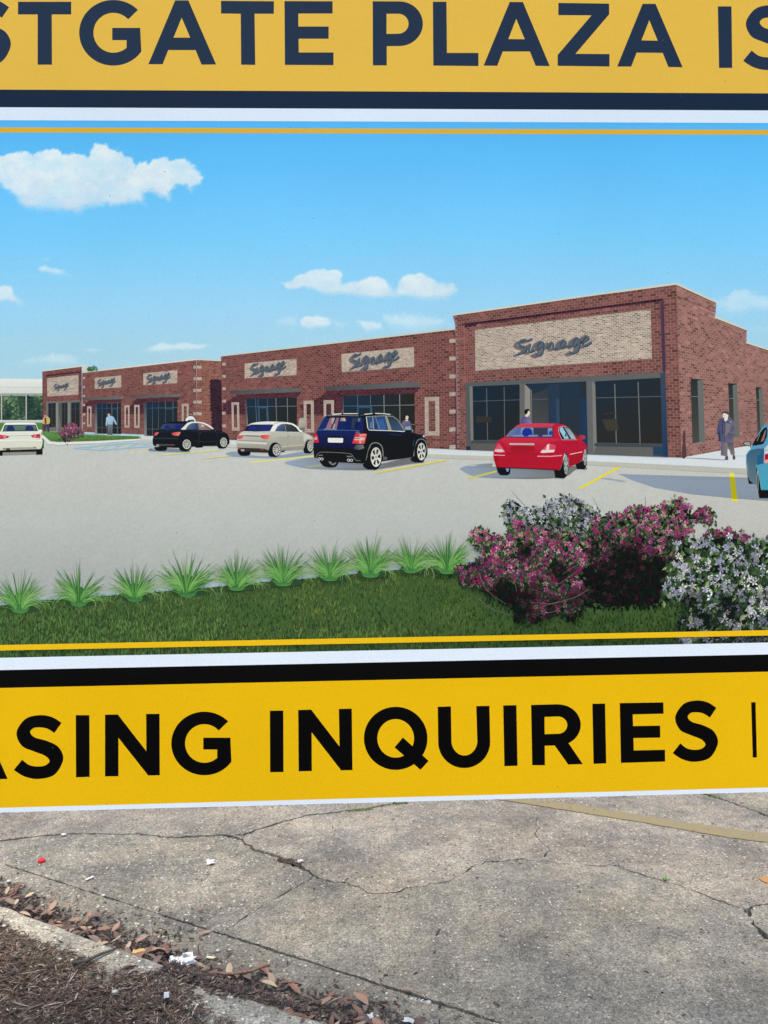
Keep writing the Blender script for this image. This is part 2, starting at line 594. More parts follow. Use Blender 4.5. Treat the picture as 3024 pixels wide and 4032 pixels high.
SIG = [
    ([(455, 205), (450, 185), (420, 176), (370, 192), (338, 232), (365, 262), (420, 278), (445, 302), (420, 345), (370, 372), (322, 378)], 30),
    ([(452, 196), (492, 182), (532, 160)], 26),
    ([(500, 232), (488, 285), (482, 330), (512, 345), (560, 325)], 30),
    ([(676, 212), (640, 204), (604, 252), (590, 300), (622, 308), (662, 262), (684, 205)], 28),
    ([(688, 205), (682, 300), (674, 370), (640, 400), (600, 388), (576, 370)], 30),
    ([(742, 222), (752, 250), (742, 308)], 28),
    ([(745, 302), (788, 240), (815, 217), (832, 240), (828, 288), (862, 300), (906, 284)], 28),
    ([(1008, 196), (978, 182), (942, 222), (926, 280), (952, 298), (988, 262), (1012, 200)], 28),
    ([(1018, 195), (1016, 255), (1048, 268), (1098, 248)], 28),
    ([(1200, 162), (1165, 150), (1127, 200), (1116, 252), (1142, 266), (1186, 216), (1208, 155)], 28),
    ([(1213, 160), (1210, 260), (1195, 330), (1150, 360), (1100, 365), (1066, 350)], 30),
    ([(1252, 222), (1300, 196), (1346, 162), (1336, 130), (1300, 130), (1265, 175), (1257, 230), (1290, 258), (1340, 245), (1394, 205)], 30)]


def signage(art, xl, yl, xr, yr, hgt, face=(84, 97, 110), shadow=(112, 103, 106)):
    """script lettering: xl,yl foot of the S, xr,yr tail of the e, hgt px from foot to head of the S"""
    sx = (xr - xl) / (1394 - 322); s_y = hgt / 200.0
    def mp(p, dx=0, dy=0):
        u = (p[0] - 322) / (1394 - 322)
        base = 376 + u * (215 - 376 + 40)
        return (xl + (p[0] - 322 + dx) * sx, yl + u * (yr - yl) + (p[1] - base + dy) * s_y)
    for dx, dy, c, kw in ((-62, 36, shadow, 1.0), (-34, 20, lerp(shadow, face, 0.3), 1.0), (7, 9, (44, 54, 70), 1.05), (0, 0, face, 1.0)):
        for pts, w in SIG:
            art.stroke([mp(p, dx, dy) for p in pts], w * kw * (sx + s_y) / 2, c, smooth=4)


GREY = (92, 95, 98)

# far left backdrop: overpass, wood, rail, verge
bridge = Art("printed_overpass", None, "white printed road overpass behind the leftmost shop")
bridge.poly(Z1([(-1200, 262), (360, 275), (360, 398), (-1200, 398)]), None, grad=(Z1([(0, 270)])[0], (226, 228, 224), Z1([(0, 398)])[0], (206, 209, 204)))
bridge.stroke(Z1([(-1200, 340), (360, 342)]), 2.2, (188, 192, 188))
bridge.poly(Z1([(-1200, 392), (360, 392), (360, 416), (-1200, 416)]), (150, 158, 152))
wood_ = Art("printed_wood", None, "dark green printed trees under the overpass")
wood_.poly(Z1([(-1200, 414), (360, 414), (360, 620), (-1200, 620)]), (52, 74, 62))
for i in range(1500):
    x = rng.uniform(-1150, 352); y = rng.uniform(412, 612)
    n = float(fbm(np.array([x / 60.]), np.array([y / 75.]), 3, 77)[0])
    c = lerp((34, 56, 56), (128, 160, 112), min(max((n - 0.33) * 2.6, 0), 1) * (0.55 + 0.45 * (1 - (y - 412) / 210)))
    r = rng.uniform(5, 13)
    a = rng.uniform(0, 6.3)
    wood_.raw(Z1([(x + r * math.cos(a + q * 1.57) * (1.3 if q % 2 else .7), y + r * math.sin(a + q * 1.57) * .9) for q in range(4)]), [(0, 1, 2, 3)], var(c, .14))
for x in (8, -160, 210, -420): wood_.poly(Z1([(x, 395), (x + 10, 395), (x + 10, 610), (x, 610)]), (176, 176, 168))
verge = Art("printed_verge", None, "printed strip of grass with a white guard rail beside the leftmost shop")
verge.poly(Z1([(-1200, 612), (360, 612), (360, 840), (-1200, 840)]), None, grad=(Z1([(0, 630)])[0], (88, 128, 74), Z1([(0, 760)])[0], (70, 116, 52)))
verge.poly(Z1([(-1200, 612), (350, 610), (350, 632), (-1200, 640)]), None, grad=(Z1([(0, 612)])[0], (214, 216, 212), Z1([(0, 640)])[0], (146, 150, 150)))

sidewalk = Art("printed_sidewalk", None, "pale printed sidewalk with a kerb in front of the shops")
SW_TOP = [(548, 1716), (910, 1731), (1660, 1766), (1834, 1771), (2683, 1802)]
SW_EDGE = [(3700, 1893), (2938, 1845), (2700, 1833), (2350, 1817), (1952, 1797), (1750, 1790), (1683, 1788), (900, 1750), (555, 1729)]
SW_FOOT = [(555, 1739), (900, 1762), (1683, 1801), (1750, 1805), (1944, 1812), (2350, 1833), (2700, 1854), (2938, 1867), (3700, 1915)]
sidewalk.poly([(548, 1690), (910, 1700), (2683, 1700), (3700, 1600)] + SW_EDGE, None, grad=((600, 1730), (206, 211, 212), (2700, 1810), (210, 217, 222)))
sidewalk.poly(list(reversed(SW_EDGE)) + list(reversed(SW_FOOT)), None, grad=((600, 1735), (196, 194, 184), (2900, 1850), (182, 182, 172)))
sidewalk.stroke([(p[0], p[1]) for p in SW_FOOT], 1.6, (158, 158, 150))
for x in range(1720, 3700, 62):
    y = np.interp(x, [p[0] for p in SW_FOOT], [p[1] for p in SW_FOOT]); y2 = np.interp(x, [p[0] for p in reversed(SW_EDGE)], [p[1] for p in reversed(SW_EDGE)])
    sidewalk.stroke([(x, y2), (x + 1, y)], 0.9, (168, 168, 158))
# ---- left shops
s1 = Art("printed_shop", None, "leftmost printed brick shop, with three narrow windows and a sign panel")
s1.poly(Z1([(347, 210), (360, 210), (360, 702), (347, 696)]), (96, 46, 48))
q1 = Z1([(350, 212), (668, 172), (670, 722), (352, 704)])
wall(s1, q1, 42, 22, (118, 72, 70), seed=41, shade=[(Z1([(372, 243), (668, 206), (668, 218), (372, 256)]), (.6, .55, .75)), (Z1([(640, 210), (668, 208), (668, 455), (645, 455)]), (.9, .85, .95))])
s1.poly(Z1([(346, 207), (668, 166), (712, 166), (712, 172), (668, 174), (350, 214)]), (214, 212, 198))
s1.poly(Z1([(668, 172), (712, 172), (712, 207), (676, 212), (668, 215)]), (202, 202, 190))
panel(s1, Z1([(385, 268), (643, 240), (641, 402), (386, 418)]), 19, 18, 42)
signage(s1, *Z1([(446, 362)])[0], *Z1([(562, 336)])[0], 22)
s1.poly(Z1([(376, 462), (655, 448), (655, 705), (376, 706)]), (110, 110, 106))
for a, b in ((395, 456), (506, 553), (582, 652)):
    s1.poly(Z1([(a, 474 - (a - 395) * .03), (b, 471 - (b - 395) * .03), (b, 668), (a, 671)]), None, grad=(Z1([(a, 470)])[0], (40, 50, 58), Z1([(b, 670)])[0], (48, 44, 40)))
    s1.stroke(Z1([((a + b) / 2, 472), ((a + b) / 2, 668)]), 0.9, (90, 94, 94))
    s1.stroke(Z1([(a, 520), (b, 518)]), 0.8, (84, 88, 90))
s1.poly(Z1([(458, 470), (474, 470), (474, 704), (458, 704)]), (136, 136, 130))
s1.poly(Z1([(554, 468), (570, 467), (570, 700), (554, 700)]), (132, 132, 126))
s1.poly(Z1([(480, 470), (505, 470), (505, 668), (498, 668), (480, 540)]), (84, 86, 84))
shops.append(s1)

s2 = Art("printed_shop", None, "printed brick shop with two canopies and two sign panels, left of the black hatchback")
q2 = Z1([(672, 222), (1603, 116), (1606, 746), (674, 706)])
wall(s2, q2, 44, 40, (119, 75, 72), seed=43, shade=[
    (Z1([(690, 548), (672, 560), (672, 500), (740, 446), (1005, 440), (985, 470), (780, 478), (780, 560)]), (.66, .6, .74)),
    (Z1([(1010, 560), (1062, 500), (1110, 436), (1470, 420), (1450, 460), (1180, 468), (1180, 560)]), (.66, .6, .74))])
s2.poly(Z1([(672, 216), (1600, 110), (1606, 112), (1606, 120), (1600, 121), (672, 226)]), (212, 210, 196))
q2b = Z1([(1606, 118), (2043, 130), (2043, 716), (1606, 746)])
wall(s2, q2b, 44, 18, (132, 86, 76), (154, 112, 102), seed=44, shade=[(Z2([(675, 280), (790, 284), (790, 715), (690, 712)]), (.42, .42, .62))])
s2.poly(Z2([(565, 110), (780, 122), (780, 130), (565, 119)]), (206, 204, 190))
for y in (165, 259, 354, 450, 545, 640):
    panel(s2, Z1([(1580, y + 1), (1606, y), (1606, y + 24), (1580, y + 25)]), 3, 2, 45)
    panel(s2, Z1([(1606, y), (1648, y + 1), (1648, y + 25), (1606, y + 24)]), 3, 3, 46)
for y in (258, 332, 405, 480, 555, 628):
    panel(s2, Z1([(678, y), (695, y - 1), (695, y + 16), (678, y + 17)]), 2, 2, 47)
panel(s2, Z1([(773, 265), (991, 245), (990, 343), (773, 356)]), 11, 15, 48)
panel(s2, Z1([(1170, 228), (1448, 201), (1448, 308), (1170, 327)]), 12, 17, 49)
signage(s2, *Z1([(802, 334)])[0], *Z1([(944, 300)])[0], 26)
signage(s2, *Z1([(1206, 304)])[0], *Z1([(1392, 266)])[0], 31)


def pilaster(art, Z, o, i, seed):
    (a, b, c, d) = Z(o); (e, f_, g, h_) = Z(i)
    for n_, q in enumerate(([a, b, f_, e], [e, h_, d, a][::1], [b, c, g, f_], [h_, g, c, d])):
        art.poly(q, (186, 172, 160))
    hw = homog([a, b, c, d])
    hi = homog([a, b, c, d])
    rows = max(int(abs(d[1] - a[1]) / 5.0), 8)
    Q = []
    for j in range(rows):
        for k in range(5):
            u0, u1 = (k + .08 + (.5 if j % 2 else 0)) / 5, (k + .92 + (.5 if j % 2 else 0)) / 5
            if u1 > 1: continue
            Q.append([(u0, (j + .15) / rows), (u1, (j + .15) / rows), (u1, (j + .85) / rows), (u0, (j + .85) / rows)])
    Q = hw(np.array(Q))
    cc = Q.mean(1)
    k = ~inside(cc[:, 0], cc[:, 1], [(e[0] - 2, e[1] - 1), (f_[0] + 2, f_[1] - 1), (g[0] + 2, g[1] + 1), (h_[0] - 2, h_[1] + 1)])
    Q = Q[k]
    r = np.random.RandomState(seed)
    art.quads(Q, np.array([[158, 142, 134.]]) * (1 + r.uniform(-.12, .12, (len(Q), 1))))


for x0, x1, y0, y1 in ((712, 748, 498, 665), (1017, 1058, 488, 672), (1097, 1140, 486, 674), (1485, 1540, 476, 650)):
    w = (x1 - x0) * .28
    pilaster(s2, Z1, [(x0, y0), (x1, y0 - 1), (x1, y1), (x0, y1)], [(x0 + w, y0 + 17), (x1 - w, y0 + 17), (x1 - w, y1 - 19), (x0 + w, y1 - 19)], int(x0))


def storefront(art, Z, quad, jamb, cols, transom, seed, door=None, sill=True, jc=(128, 130, 128)):
    """dark glazed shop front: quad TL TR BR BL, jamb width on the left"""
    tl, tr, br, bl = Z(quad)
    art.poly([tl, tr, br, bl], None, grad=(tl, (34, 50, 68), (bl[0] * .4 + br[0] * .6, bl[1]), (42, 42, 40)))
    h = homog([tl, tr, br, bl])
    lw = max((br[0] - bl[0]) * 0.012, 0.9)
    for c in cols:
        art.stroke([tuple(p) for p in h([(c, 0.0), (c, 1.0)])], lw, (58, 92, 122) if c < .55 else (128, 134, 132), col2=(108, 116, 120))
    art.stroke([tuple(p) for p in h([(0.0, transom), (1.0, transom)])], lw * .8, (62, 94, 120), col2=(124, 130, 128))
    if door:
        for a, b in ((door[0], door[0]), (door[1], door[1])):
            art.stroke([tuple(p) for p in h([(a, transom + .02), (b, 1.0)])], lw * 2.0, (52, 84, 112))
        art.stroke([tuple(p) for p in h([(door[0], transom + .03), (door[1], transom + .03)])], lw * 2.4, (52, 84, 112))
    if sill: art.stroke([tuple(p) for p in h([(0.0, .80), (1.0, .80)])], lw * .8, (110, 114, 112))
    if jamb:
        art.poly(Z([(quad[0][0] - jamb, quad[0][1] + 5), (quad[0][0] + 1, quad[0][1] + 3), (quad[3][0] + 3, quad[3][1]), (quad[3][0] - jamb, quad[3][1])]), None, grad=(Z([(quad[0][0], quad[0][1])])[0], (52, 66, 82), Z([(quad[0][0], quad[0][1] + 120)])[0], jc))


storefront(s2, Z1, [(792, 476), (990, 470), (990, 724), (792, 720)], 18, (.22, .42, .62, .86), .16, 1, (.64, .84))
storefront(s2, Z1, [(1196, 464), (1450, 457), (1450, 742), (1196, 738)], 18, (.2, .4, .62, .86), .18, 2, (.62, .86))
for pts in ([(668, 432), (850, 424), (1005, 418), (1005, 438), (860, 444), (680, 447)], [(1060, 412), (1375, 396), (1470, 396), (1470, 418), (1385, 420), (1065, 431)]):
    s2.poly(Z1(pts), None, grad=(Z1([pts[0]])[0], (78, 84, 88), Z1([pts[3]])[0], (104, 108, 108)))
shops.append(s2)
treetop = Art("printed_treetop", None, "small dark green printed treetop peeking over the left roofs")
for i in range(150):
    a = rng.uniform(0, 6.3); r = math.sqrt(rng.random())
    x = 755 + 42 * r * math.cos(a); y = 196 + 30 * r * math.sin(a) * (.8 if x < 750 else 1.05)
    if y > 214 - (x - 710) * .1: continue
    s = rng.uniform(3, 8)
    treetop.raw(Z1([(x + s * math.cos(b), y + s * math.sin(b)) for b in (0, 1.9, 4.1)]), [(0, 1, 2)], var(lerp((44, 84, 56), (86, 130, 76), rng.random()), .15))

# ---- middle shop
s3 = Art("printed_shop", None, "long middle printed brick shop with two canopies behind the silver hatchback and the SUV")
q3 = [Z2([(768, 92)])[0], Z3([(1330, 80)])[0], Z3([(1345, 1057)])[0], Z2([(780, 768)])[0]]
wall(s3, q3, 47, 56, (116, 72, 70), seed=51, shade=[
    (Z2([(785, 560), (785, 480), (905, 398), (1418, 380), (1386, 432), (972, 440), (972, 566)]), (.64, .59, .72)),
    (Z3([(100, 772), (60, 700), (180, 664), (290, 574), (1046, 546), (1000, 606), (416, 626), (416, 772)]), (.64, .59, .72))])
s3.poly(Z3([(1324, 110), (1334, 82), (1346, 1057), (1334, 1057)]), None, grad=(Z3([(1322, 500)])[0], (94, 58, 64), Z3([(1342, 500)])[0], (66, 54, 80)))
s3.poly([Z2([(766, 84)])[0], Z3([(1330, 66)])[0], Z3([(1330, 80)])[0], Z2([(768, 93)])[0]], (198, 196, 180))
s3.stroke([Z2([(768, 94)])[0], Z3([(1330, 82)])[0]], 1.6, (92, 66, 62))
for k, y in enumerate((142, 242, 343, 443, 543, 645)): panel(s3, Z2([(778, y), (807, y), (807, y + 23), (778, y + 23)]), 3, 2, 52 + k)
for k, y in enumerate((155, 300, 445, 590, 733, 878, 1022)): panel(s3, Z3([(1283, y), (1334, y - 2), (1335, y + 30), (1284, y + 33)]), 4, 3, 62 + k)
panel(s3, Z2([(960, 148), (1385, 108), (1385, 242), (960, 270)]), 14, 22, 71)
panel(s3, Z3([(402, 278), (996, 220), (997, 383), (405, 427)]), 16, 29, 72)
signage(s3, *Z2([(1018, 238)])[0], *Z2([(1298, 188)])[0], 42)
signage(s3, *Z3([(486, 388)])[0], *Z3([(872, 322)])[0], 52)
for o, i, sd in (([(853, 465), (915, 465), (920, 696), (858, 696)], [(871, 486), (899, 486), (901, 672), (873, 672)], 81),
                 ([(1442, 452), (1525, 452), (1528, 711), (1447, 711)], [(1465, 478), (1502, 478), (1504, 684), (1468, 684)], 82)):
    pilaster(s3, Z2, o, i, sd)
for o, i, sd in (([(257, 655), (342, 655), (342, 905), (260, 905)], [(278, 686), (320, 686), (320, 880), (280, 880)], 83),
                 ([(1083, 630), (1200, 628), (1203, 946), (1086, 945)], [(1113, 662), (1168, 660), (1172, 909), (1116, 911)], 84)):
    pilaster(s3, Z3, o, i, sd)
storefront(s3, Z2, [(974, 437), (1386, 428), (1390, 705), (990, 700)], 8, (.19, .24, .43, .6, .82), .24, 3, (.25, .41))
storefront(s3, Z3, [(418, 624), (1000, 603), (1003, 915), (424, 900)], 6, (.22, .41, .6, .81), .29, 4, (.22, .42))
for Zf, pts in ((Z2, [(832, 372), (1310, 350), (1418, 352), (1418, 376), (1325, 381), (840, 397)]), (Z3, [(262, 547), (940, 506), (1046, 512), (1047, 545), (945, 549), (272, 573)])):
    s3.poly(Zf(pts), None, grad=(Zf([pts[0]])[0], (70, 76, 82), Zf([pts[3]])[0], (98, 104, 106)))
    e = pts[1]; g = pts[4]
    s3.poly(Zf([e, pts[2], pts[3], g]), (92, 97, 98))
for a, b in (((745, 515), (800, 450)), ((995, 505), (1030, 458)), ((530, 525), (570, 470)), ((330, 540), (362, 490))):
    s3.stroke(Z3([a, b]), 1.5, (84, 56, 60))
shops.append(s3)

# ---- tall shop on the right
s4 = Art("printed_shop", None, "tall printed brick corner shop with the largest sign panel, behind the red sedan")
VPX, VPY = 3744.0, 1612.0


def side_y(x, y0, xa):            # y at x of the receding course through (xa, y0)
    return y0 + (VPY - y0) * (x - xa) / (VPX - xa)


cT = (2662.8, 1120.6); cB = (2683.0, 1802.0)
xr = 3400.0
quad_s = [cT, (xr, side_y(xr, cT[1], cT[0])), (xr, side_y(xr, cB[1], cB[0])), cB]
step = Z5([(770, 100), (1155, 277), (1155, 330), (1145, 425), (1452, 545), (1450, 668)])
step_y = side_y(3024, step[-1][1], step[-1][0])
clip_s = step + [(xr, side_y(xr, step[-1][1], step[-1][0])), quad_s[2], cB]
s4.poly([(xr - 2, side_y(xr, step_y, 3024)), (3640, side_y(3640, step_y, 3024)), (3640, side_y(3640, cB[1], cB[0])), (xr - 2, side_y(xr, cB[1], cB[0]))], (148, 110, 104))
wall(s4, quad_s, 62, 116, (140, 100, 95), (164, 128, 121), clip=clip_s, seed=91, spread=.09, shade=[
    (Z5([(770, 200), (1150, 358), (1150, 372), (770, 216)]), (.66, .6, .66))])
s4.poly(Z5([(834, 1545), (846, 1510), (858, 1520), (860, 1640), (868, 1768), (822, 1778), (830, 1640)]), (86, 62, 66), smooth=2)
# keep the roof steps clean: sky and copings over the brick ends
cop = (206, 204, 186)
s4.poly(Z5([(770, 82), (1158, 262), (1158, 280), (770, 103)]), cop)
s4.stroke(Z5([(772, 106), (1156, 283)]), 2.0, (88, 62, 58))
s4.poly(Z5([(1143, 408), (1165, 410), (1459, 536), (1456, 548), (1146, 428)]), cop)
s4.stroke(Z5([(1150, 430), (1455, 549)]), 2.2, (82, 58, 56))
e_ = step[-1]
s4.poly([(e_[0] - 1, e_[1] - 6), (xr, side_y(xr, e_[1], e_[0]) - 4), (xr, side_y(xr, e_[1], e_[0])), (e_[0], e_[1] + 1)], cop)
s4.stroke([(e_[0], e_[1] + 2), (xr, side_y(xr, e_[1], e_[0]) + 1.5)], 2.0, (82, 58, 56))
for x0, x1, x2, yt, yb in ((908, 975, 1028, 1012, 1640), (1272, 1315, 1360, 1056, 1590), (1540, 1568, 1606, 1092, 1555), (1762, 1782, 1812, 1120, 1530), (1950, 1966, 1990, 1144, 1510)):
    sh = (yb - yt) * .03
    s4.poly(Z5([(x0, yt), (x2, yt + 8), (x2 + 22 - (x0 - 908) * .01, yb - 8), (x0 + 20, yb + 4)]), (128, 128, 122))
    s4.poly(Z5([(x0, yt), (x2, yt + 8), (x1, yt + 24), (x1, yt + 24), (x0, yt + 10)]), (38, 42, 44))
    s4.poly(Z5([(x0, yt + 4), (x1, yt + 20), (x1 + 18, yb - 14), (x0 + 18, yb)]), None, grad=(Z5([(x0, yt)])[0], (46, 52, 54), Z5([(x0, yb)])[0], (72, 74, 70)))
    s4.poly(Z5([(x1, yt + 20), (x2, yt + 8), (x2 + 20, yb - 10), (x1 + 18, yb - 16)]), (104, 108, 106))
    s4.stroke(Z5([(x0 + 6, yt + (yb - yt) * .275), (x1 + 6, yt + (yb - yt) * .275)]), 1.4, (150, 152, 146))
q4 = [Z4([(78, 387)])[0], cT, cB, Z4([(117, 1637)])[0]]
wall(s4, q4, 59, 42, (118, 76, 73), (142, 109, 105), seed=92, clip=Z4([(78, 387)]) + [cT, cB] + Z4([(117, 1637), (100, 470), (92, 440), (88, 430)]), shade=[
    (Z4([(175, 460), (1659, 276)]) + Z5([(640, 233), (640, 262), (0, 340)]) + Z4([(185, 492)]), (.52, .48, .66))])
s4.poly(Z5([(608, 262), (641, 236), (664, 950), (634, 950)]), None, grad=(Z5([(606, 500)])[0], (104, 66, 70), Z5([(646, 500)])[0], (66, 54, 78)))
s4.poly(Z4([(76, 374), (1659, 147)]) + Z5([(770, 82), (770, 102), (0, 207)]) + Z4([(1659, 162), (80, 389)]), cop)
s4.stroke(Z4([(80, 390)]) + Z5([(0, 208), (770, 105)]), 1.8, (96, 66, 62))
s4.stroke(Z4([(182, 470), (193, 1010)]), 3.0, (168, 100, 90))
s4.stroke(Z5([(642, 236), (664, 950)]), 2.4, (70, 56, 78))
panel(s4, [Z4([(283, 520)])[0], Z5([(520, 340)])[0], Z5([(533, 818)])[0], Z4([(287, 900)])[0]], 27, 43, 93)
signage(s4, 1950 + 322 * .27125, 1290 + 376 * .27125, 1950 + 1394 * .27125, 1290 + 255 * .27125, 200 * .27125)
# shop front
s4.poly([Z4([(195, 1014)])[0], Z5([(662, 946)])[0], Z5([(690, 1774)])[0], Z4([(206, 1640)])[0]], None, grad=(Z4([(195, 1014)])[0], (88, 92, 96), Z5([(660, 1770)])[0], (98, 98, 96)))
s4.poly(Z5([(612, 960), (664, 946), (690, 1774), (636, 1762)]), None, grad=(Z5([(640, 950)])[0], (62, 72, 88), Z5([(640, 1500)])[0], (34, 60, 92)))
s4.poly(Z5([(540, 1650), (640, 1650), (640, 1764), (545, 1755)]), (44, 66, 92))
s4.poly(Z4([(195, 1030), (233, 1048), (250, 1636), (206, 1640)]), (84, 88, 90))
s4.poly(Z4([(233, 1048), (262, 1046), (272, 1550), (245, 1560)]), (122, 120, 114))
g1 = Z4([(262, 1046), (700, 1028), (702, 1545), (270, 1548)])
s4.poly(g1, None, grad=(g1[0], (30, 46, 62), g1[2], (40, 42, 42)))
for a, b in (((392, 1062), (402, 1546)), ((556, 1050), (562, 1546))): s4.stroke(Z4([a, b]), 3.2, (92, 98, 100))
s4.stroke(Z4([(266, 1186), (702, 1172)]), 1.9, (92, 100, 104))
s4.poly(Z4([(248, 1552), (703, 1548), (703, 1576), (250, 1580)]), (66, 74, 80))
s4.poly(Z4([(250, 1580), (703, 1576), (705, 1655), (252, 1637)]), (92, 90, 88))
s4.poly(Z4([(700, 1024), (748, 1022), (752, 1660), (704, 1656)]), (100, 102, 102))
s4.poly(Z4([(748, 1026), (800, 1075), (806, 1660), (752, 1660)]), (140, 136, 130))
s4.poly(Z4([(748, 1024), (1322, 1000), (1336, 1676), (806, 1660), (800, 1075)]), None, grad=(Z4([(760, 1000)])[0], (38, 52, 70), Z4([(1330, 1600)])[0], (44, 48, 52)))
s4.poly(Z4([(822, 1120), (968, 1060), (972, 1660), (828, 1660)]), None, grad=(Z4([(900, 1060)])[0], (50, 58, 68), Z4([(900, 1300)])[0], (84, 82, 80)))
s4.poly(Z4([(968, 1030), (1072, 1024), (1082, 1668), (972, 1664)]), (44, 58, 78))
s4.poly(Z4([(1040, 1160), (1070, 1160), (1080, 1668), (1050, 1668)]), (52, 72, 94))
s4.poly(Z4([(1086, 1020), (1260, 1014), (1262, 1670), (1094, 1666)]), None, grad=(Z4([(1100, 1020)])[0], (38, 54, 74), Z4([(1200, 1500)])[0], (48, 52, 54)))
s4.poly(Z4([(1262, 1160), (1330, 1150), (1336, 1674), (1268, 1670)]), None, grad=(Z4([(1262, 1160)])[0], (36, 56, 82), Z4([(1300, 1560)])[0], (36, 56, 84)))
s4.stroke(Z4([(810, 1080), (818, 1660)]), 4.2, (112, 114, 112))
s4.stroke(Z4([(820, 1172), (968, 1165)]), 1.8, (92, 98, 102))
s4.poly(Z4([(1322, 996), (1376, 994), (1390, 1680), (1338, 1676)]), (98, 100, 102))
s4.poly(Z4([(1376, 996), (1406, 1034), (1420, 1580), (1390, 1676)]), (122, 122, 118))
g3 = [Z4([(1406, 1000)])[0], Z5([(614, 1004)])[0], Z5([(632, 1642)])[0], Z4([(1420, 1572)])[0]]
s4.poly(g3, None, grad=(g3[0], (34, 48, 62), (g3[3][0] + 100, g3[3][1]), (46, 44, 42)))
for a, b in (((172, 1062), (188, 1640)), ((398, 1045), (418, 1640))): s4.stroke(Z5([a, b]), 4.0, (106, 112, 112))
s4.stroke([Z4([(1412, 1154)])[0], Z5([(622, 1184)])[0]], 2.0, (100, 110, 116))
s4.poly(Z5([(48, 1410), (196, 1400), (206, 1515), (96, 1518)]), (64, 60, 56))
s4.poly(Z5([(60, 1345), (180, 1338), (180, 1352), (60, 1358)]), (56, 54, 54))
s4.poly(Z4([(300, 1320), (440, 1330), (440, 1380), (290, 1385)]), (56, 52, 52))
s4.poly([Z4([(1398, 1576)])[0], Z5([(636, 1645)])[0], Z5([(636, 1676)])[0], Z4([(1398, 1606)])[0]], (66, 74, 82))
s4.poly(Z4([(200, 1610), (240, 1606), (244, 1640), (206, 1642)]), (34, 48, 66))
shops.append(s4)

# island kerb and lawn on the left
island = Art("printed_lawn_island", None, "small printed lawn island with a white kerb before the leftmost shop")
island.poly(Z1([(330, 712), (395, 790), (480, 795), (800, 782), (1145, 762), (1155, 745), (660, 720), (400, 700)]), (150, 158, 150))
island.poly(Z1([(338, 745), (395, 806), (480, 812), (800, 800), (1145, 775), (1145, 762), (800, 782), (480, 792), (410, 785), (345, 725)]), (222, 223, 218))
island.poly(Z1([(350, 703), (470, 708), (560, 730), (1135, 742), (1135, 763), (800, 778), (480, 787), (415, 780), (345, 728)]), None, grad=(Z1([(400, 705)])[0], (98, 140, 84), Z1([(430, 785)])[0], (72, 108, 46)))
for i in range(420):
    x = rng.uniform(350, 1135); t = rng.random()
    y = np.interp(x, [350, 470, 1135], [708, 716, 747]) * (1 - t) + np.interp(x, [345, 430, 1135], [726, 784, 765]) * t
    h_ = rng.uniform(6, 15)
    island.raw(Z1([(x - 2, y), (x + 2, y), (x + rng.uniform(-4, 4), y - h_)]), [(0, 1, 2)], var(lerp((120, 168, 100), (66, 104, 44), rng.random()), .12))

# ------------------------------------------------------------------ bay lines and printed shadows on the car park
YEL = (222, 206, 66)
for p, w in ((Z1([(1060, 874), (1255, 860)]), 2.2), (Z1([(1335, 894), (1680, 866), (1800, 852)]), 3.0), (Z2([(625, 922), (900, 895)]), 3.2), (Z2([(1010, 955), (1540, 903)]), 4.4)):
    pave.stroke(p, w, (226, 214, 110))
SHD = (138, 152, 168)
pave.poly(Y8([(8, 368), (60, 352), (300, 360), (420, 388), (300, 390), (100, 384), (30, 379)]), (118, 132, 144), smooth=3)
pave.poly(Y8([(755, 405), (800, 390), (880, 388), (1000, 420), (1220, 430), (1480, 388), (1600, 396), (1590, 412), (1250, 446), (900, 436), (790, 426)]), SHD, smooth=3)
pave.poly(Z6([(-80, 668), (60, 632), (240, 610), (600, 640), (900, 690), (1290, 610), (1440, 660), (1300, 680), (960, 735), (780, 748), (500, 744), (200, 732), (40, 705)]), None, grad=(Z6([(-40, 660)])[0], (146, 162, 182), Z6([(700, 700)])[0], (112, 112, 116)), smooth=3)
pave.stroke(Z6([(150, 719), (320, 692)]), 3.6, (172, 172, 92))
pave.stroke(Z6([(905, 781), (1330, 705), (1680, 640)]), 5.2, (224, 208, 70))
pave.poly(Z7([(-110, 735), (-40, 705), (20, 692), (250, 676), (300, 720), (1080, 712), (1150, 690), (1250, 700), (1270, 745), (1160, 742), (1060, 815), (930, 838), (640, 847), (200, 836), (60, 822), (-30, 790)]), None, grad=(Z7([(60, 720)])[0], (142, 156, 174), Z7([(420, 790)])[0], (112, 112, 110)), smooth=3)
pave.poly(Z7([(-30, 705), (20, 697), (90, 694), (40, 706)]), (196, 200, 200))
pave.stroke(Z7([(-20, 843), (120, 806), (288, 762)]), 6.0, (206, 196, 60))
pave.poly([(2435, 1866), (2560, 1870), (2700, 1874), (2950, 1881), (3300, 1890), (3640, 1900), (3640, 2010), (3300, 1985), (3024, 1973), (2880, 1962), (2727, 1947), (2578, 1921), (2490, 1892)], None, grad=((2500, 1870), (140, 154, 172), (3000, 1960), (132, 142, 156)))
pave.poly(Z7([(1390, 838), (1500, 835), (1720, 872), (1659, 880)]), (150, 162, 176))
pave.poly(Z7([(1165, 955), (1210, 955), (1648, 716), (1598, 716)]), (226, 212, 44))
pave.poly(Z8([(882, 1448), (968, 1448), (984, 1532), (888, 1524)]), (232, 220, 60))
pave.poly(Z8([(888, 1524), (984, 1532), (1040, 1972), (920, 1966)]), (176, 168, 30))
pave.poly(Z8([(920, 1966), (1040, 1972), (1048, 2016), (925, 2012)]), (230, 216, 48))
BLU = (150, 198, 222)
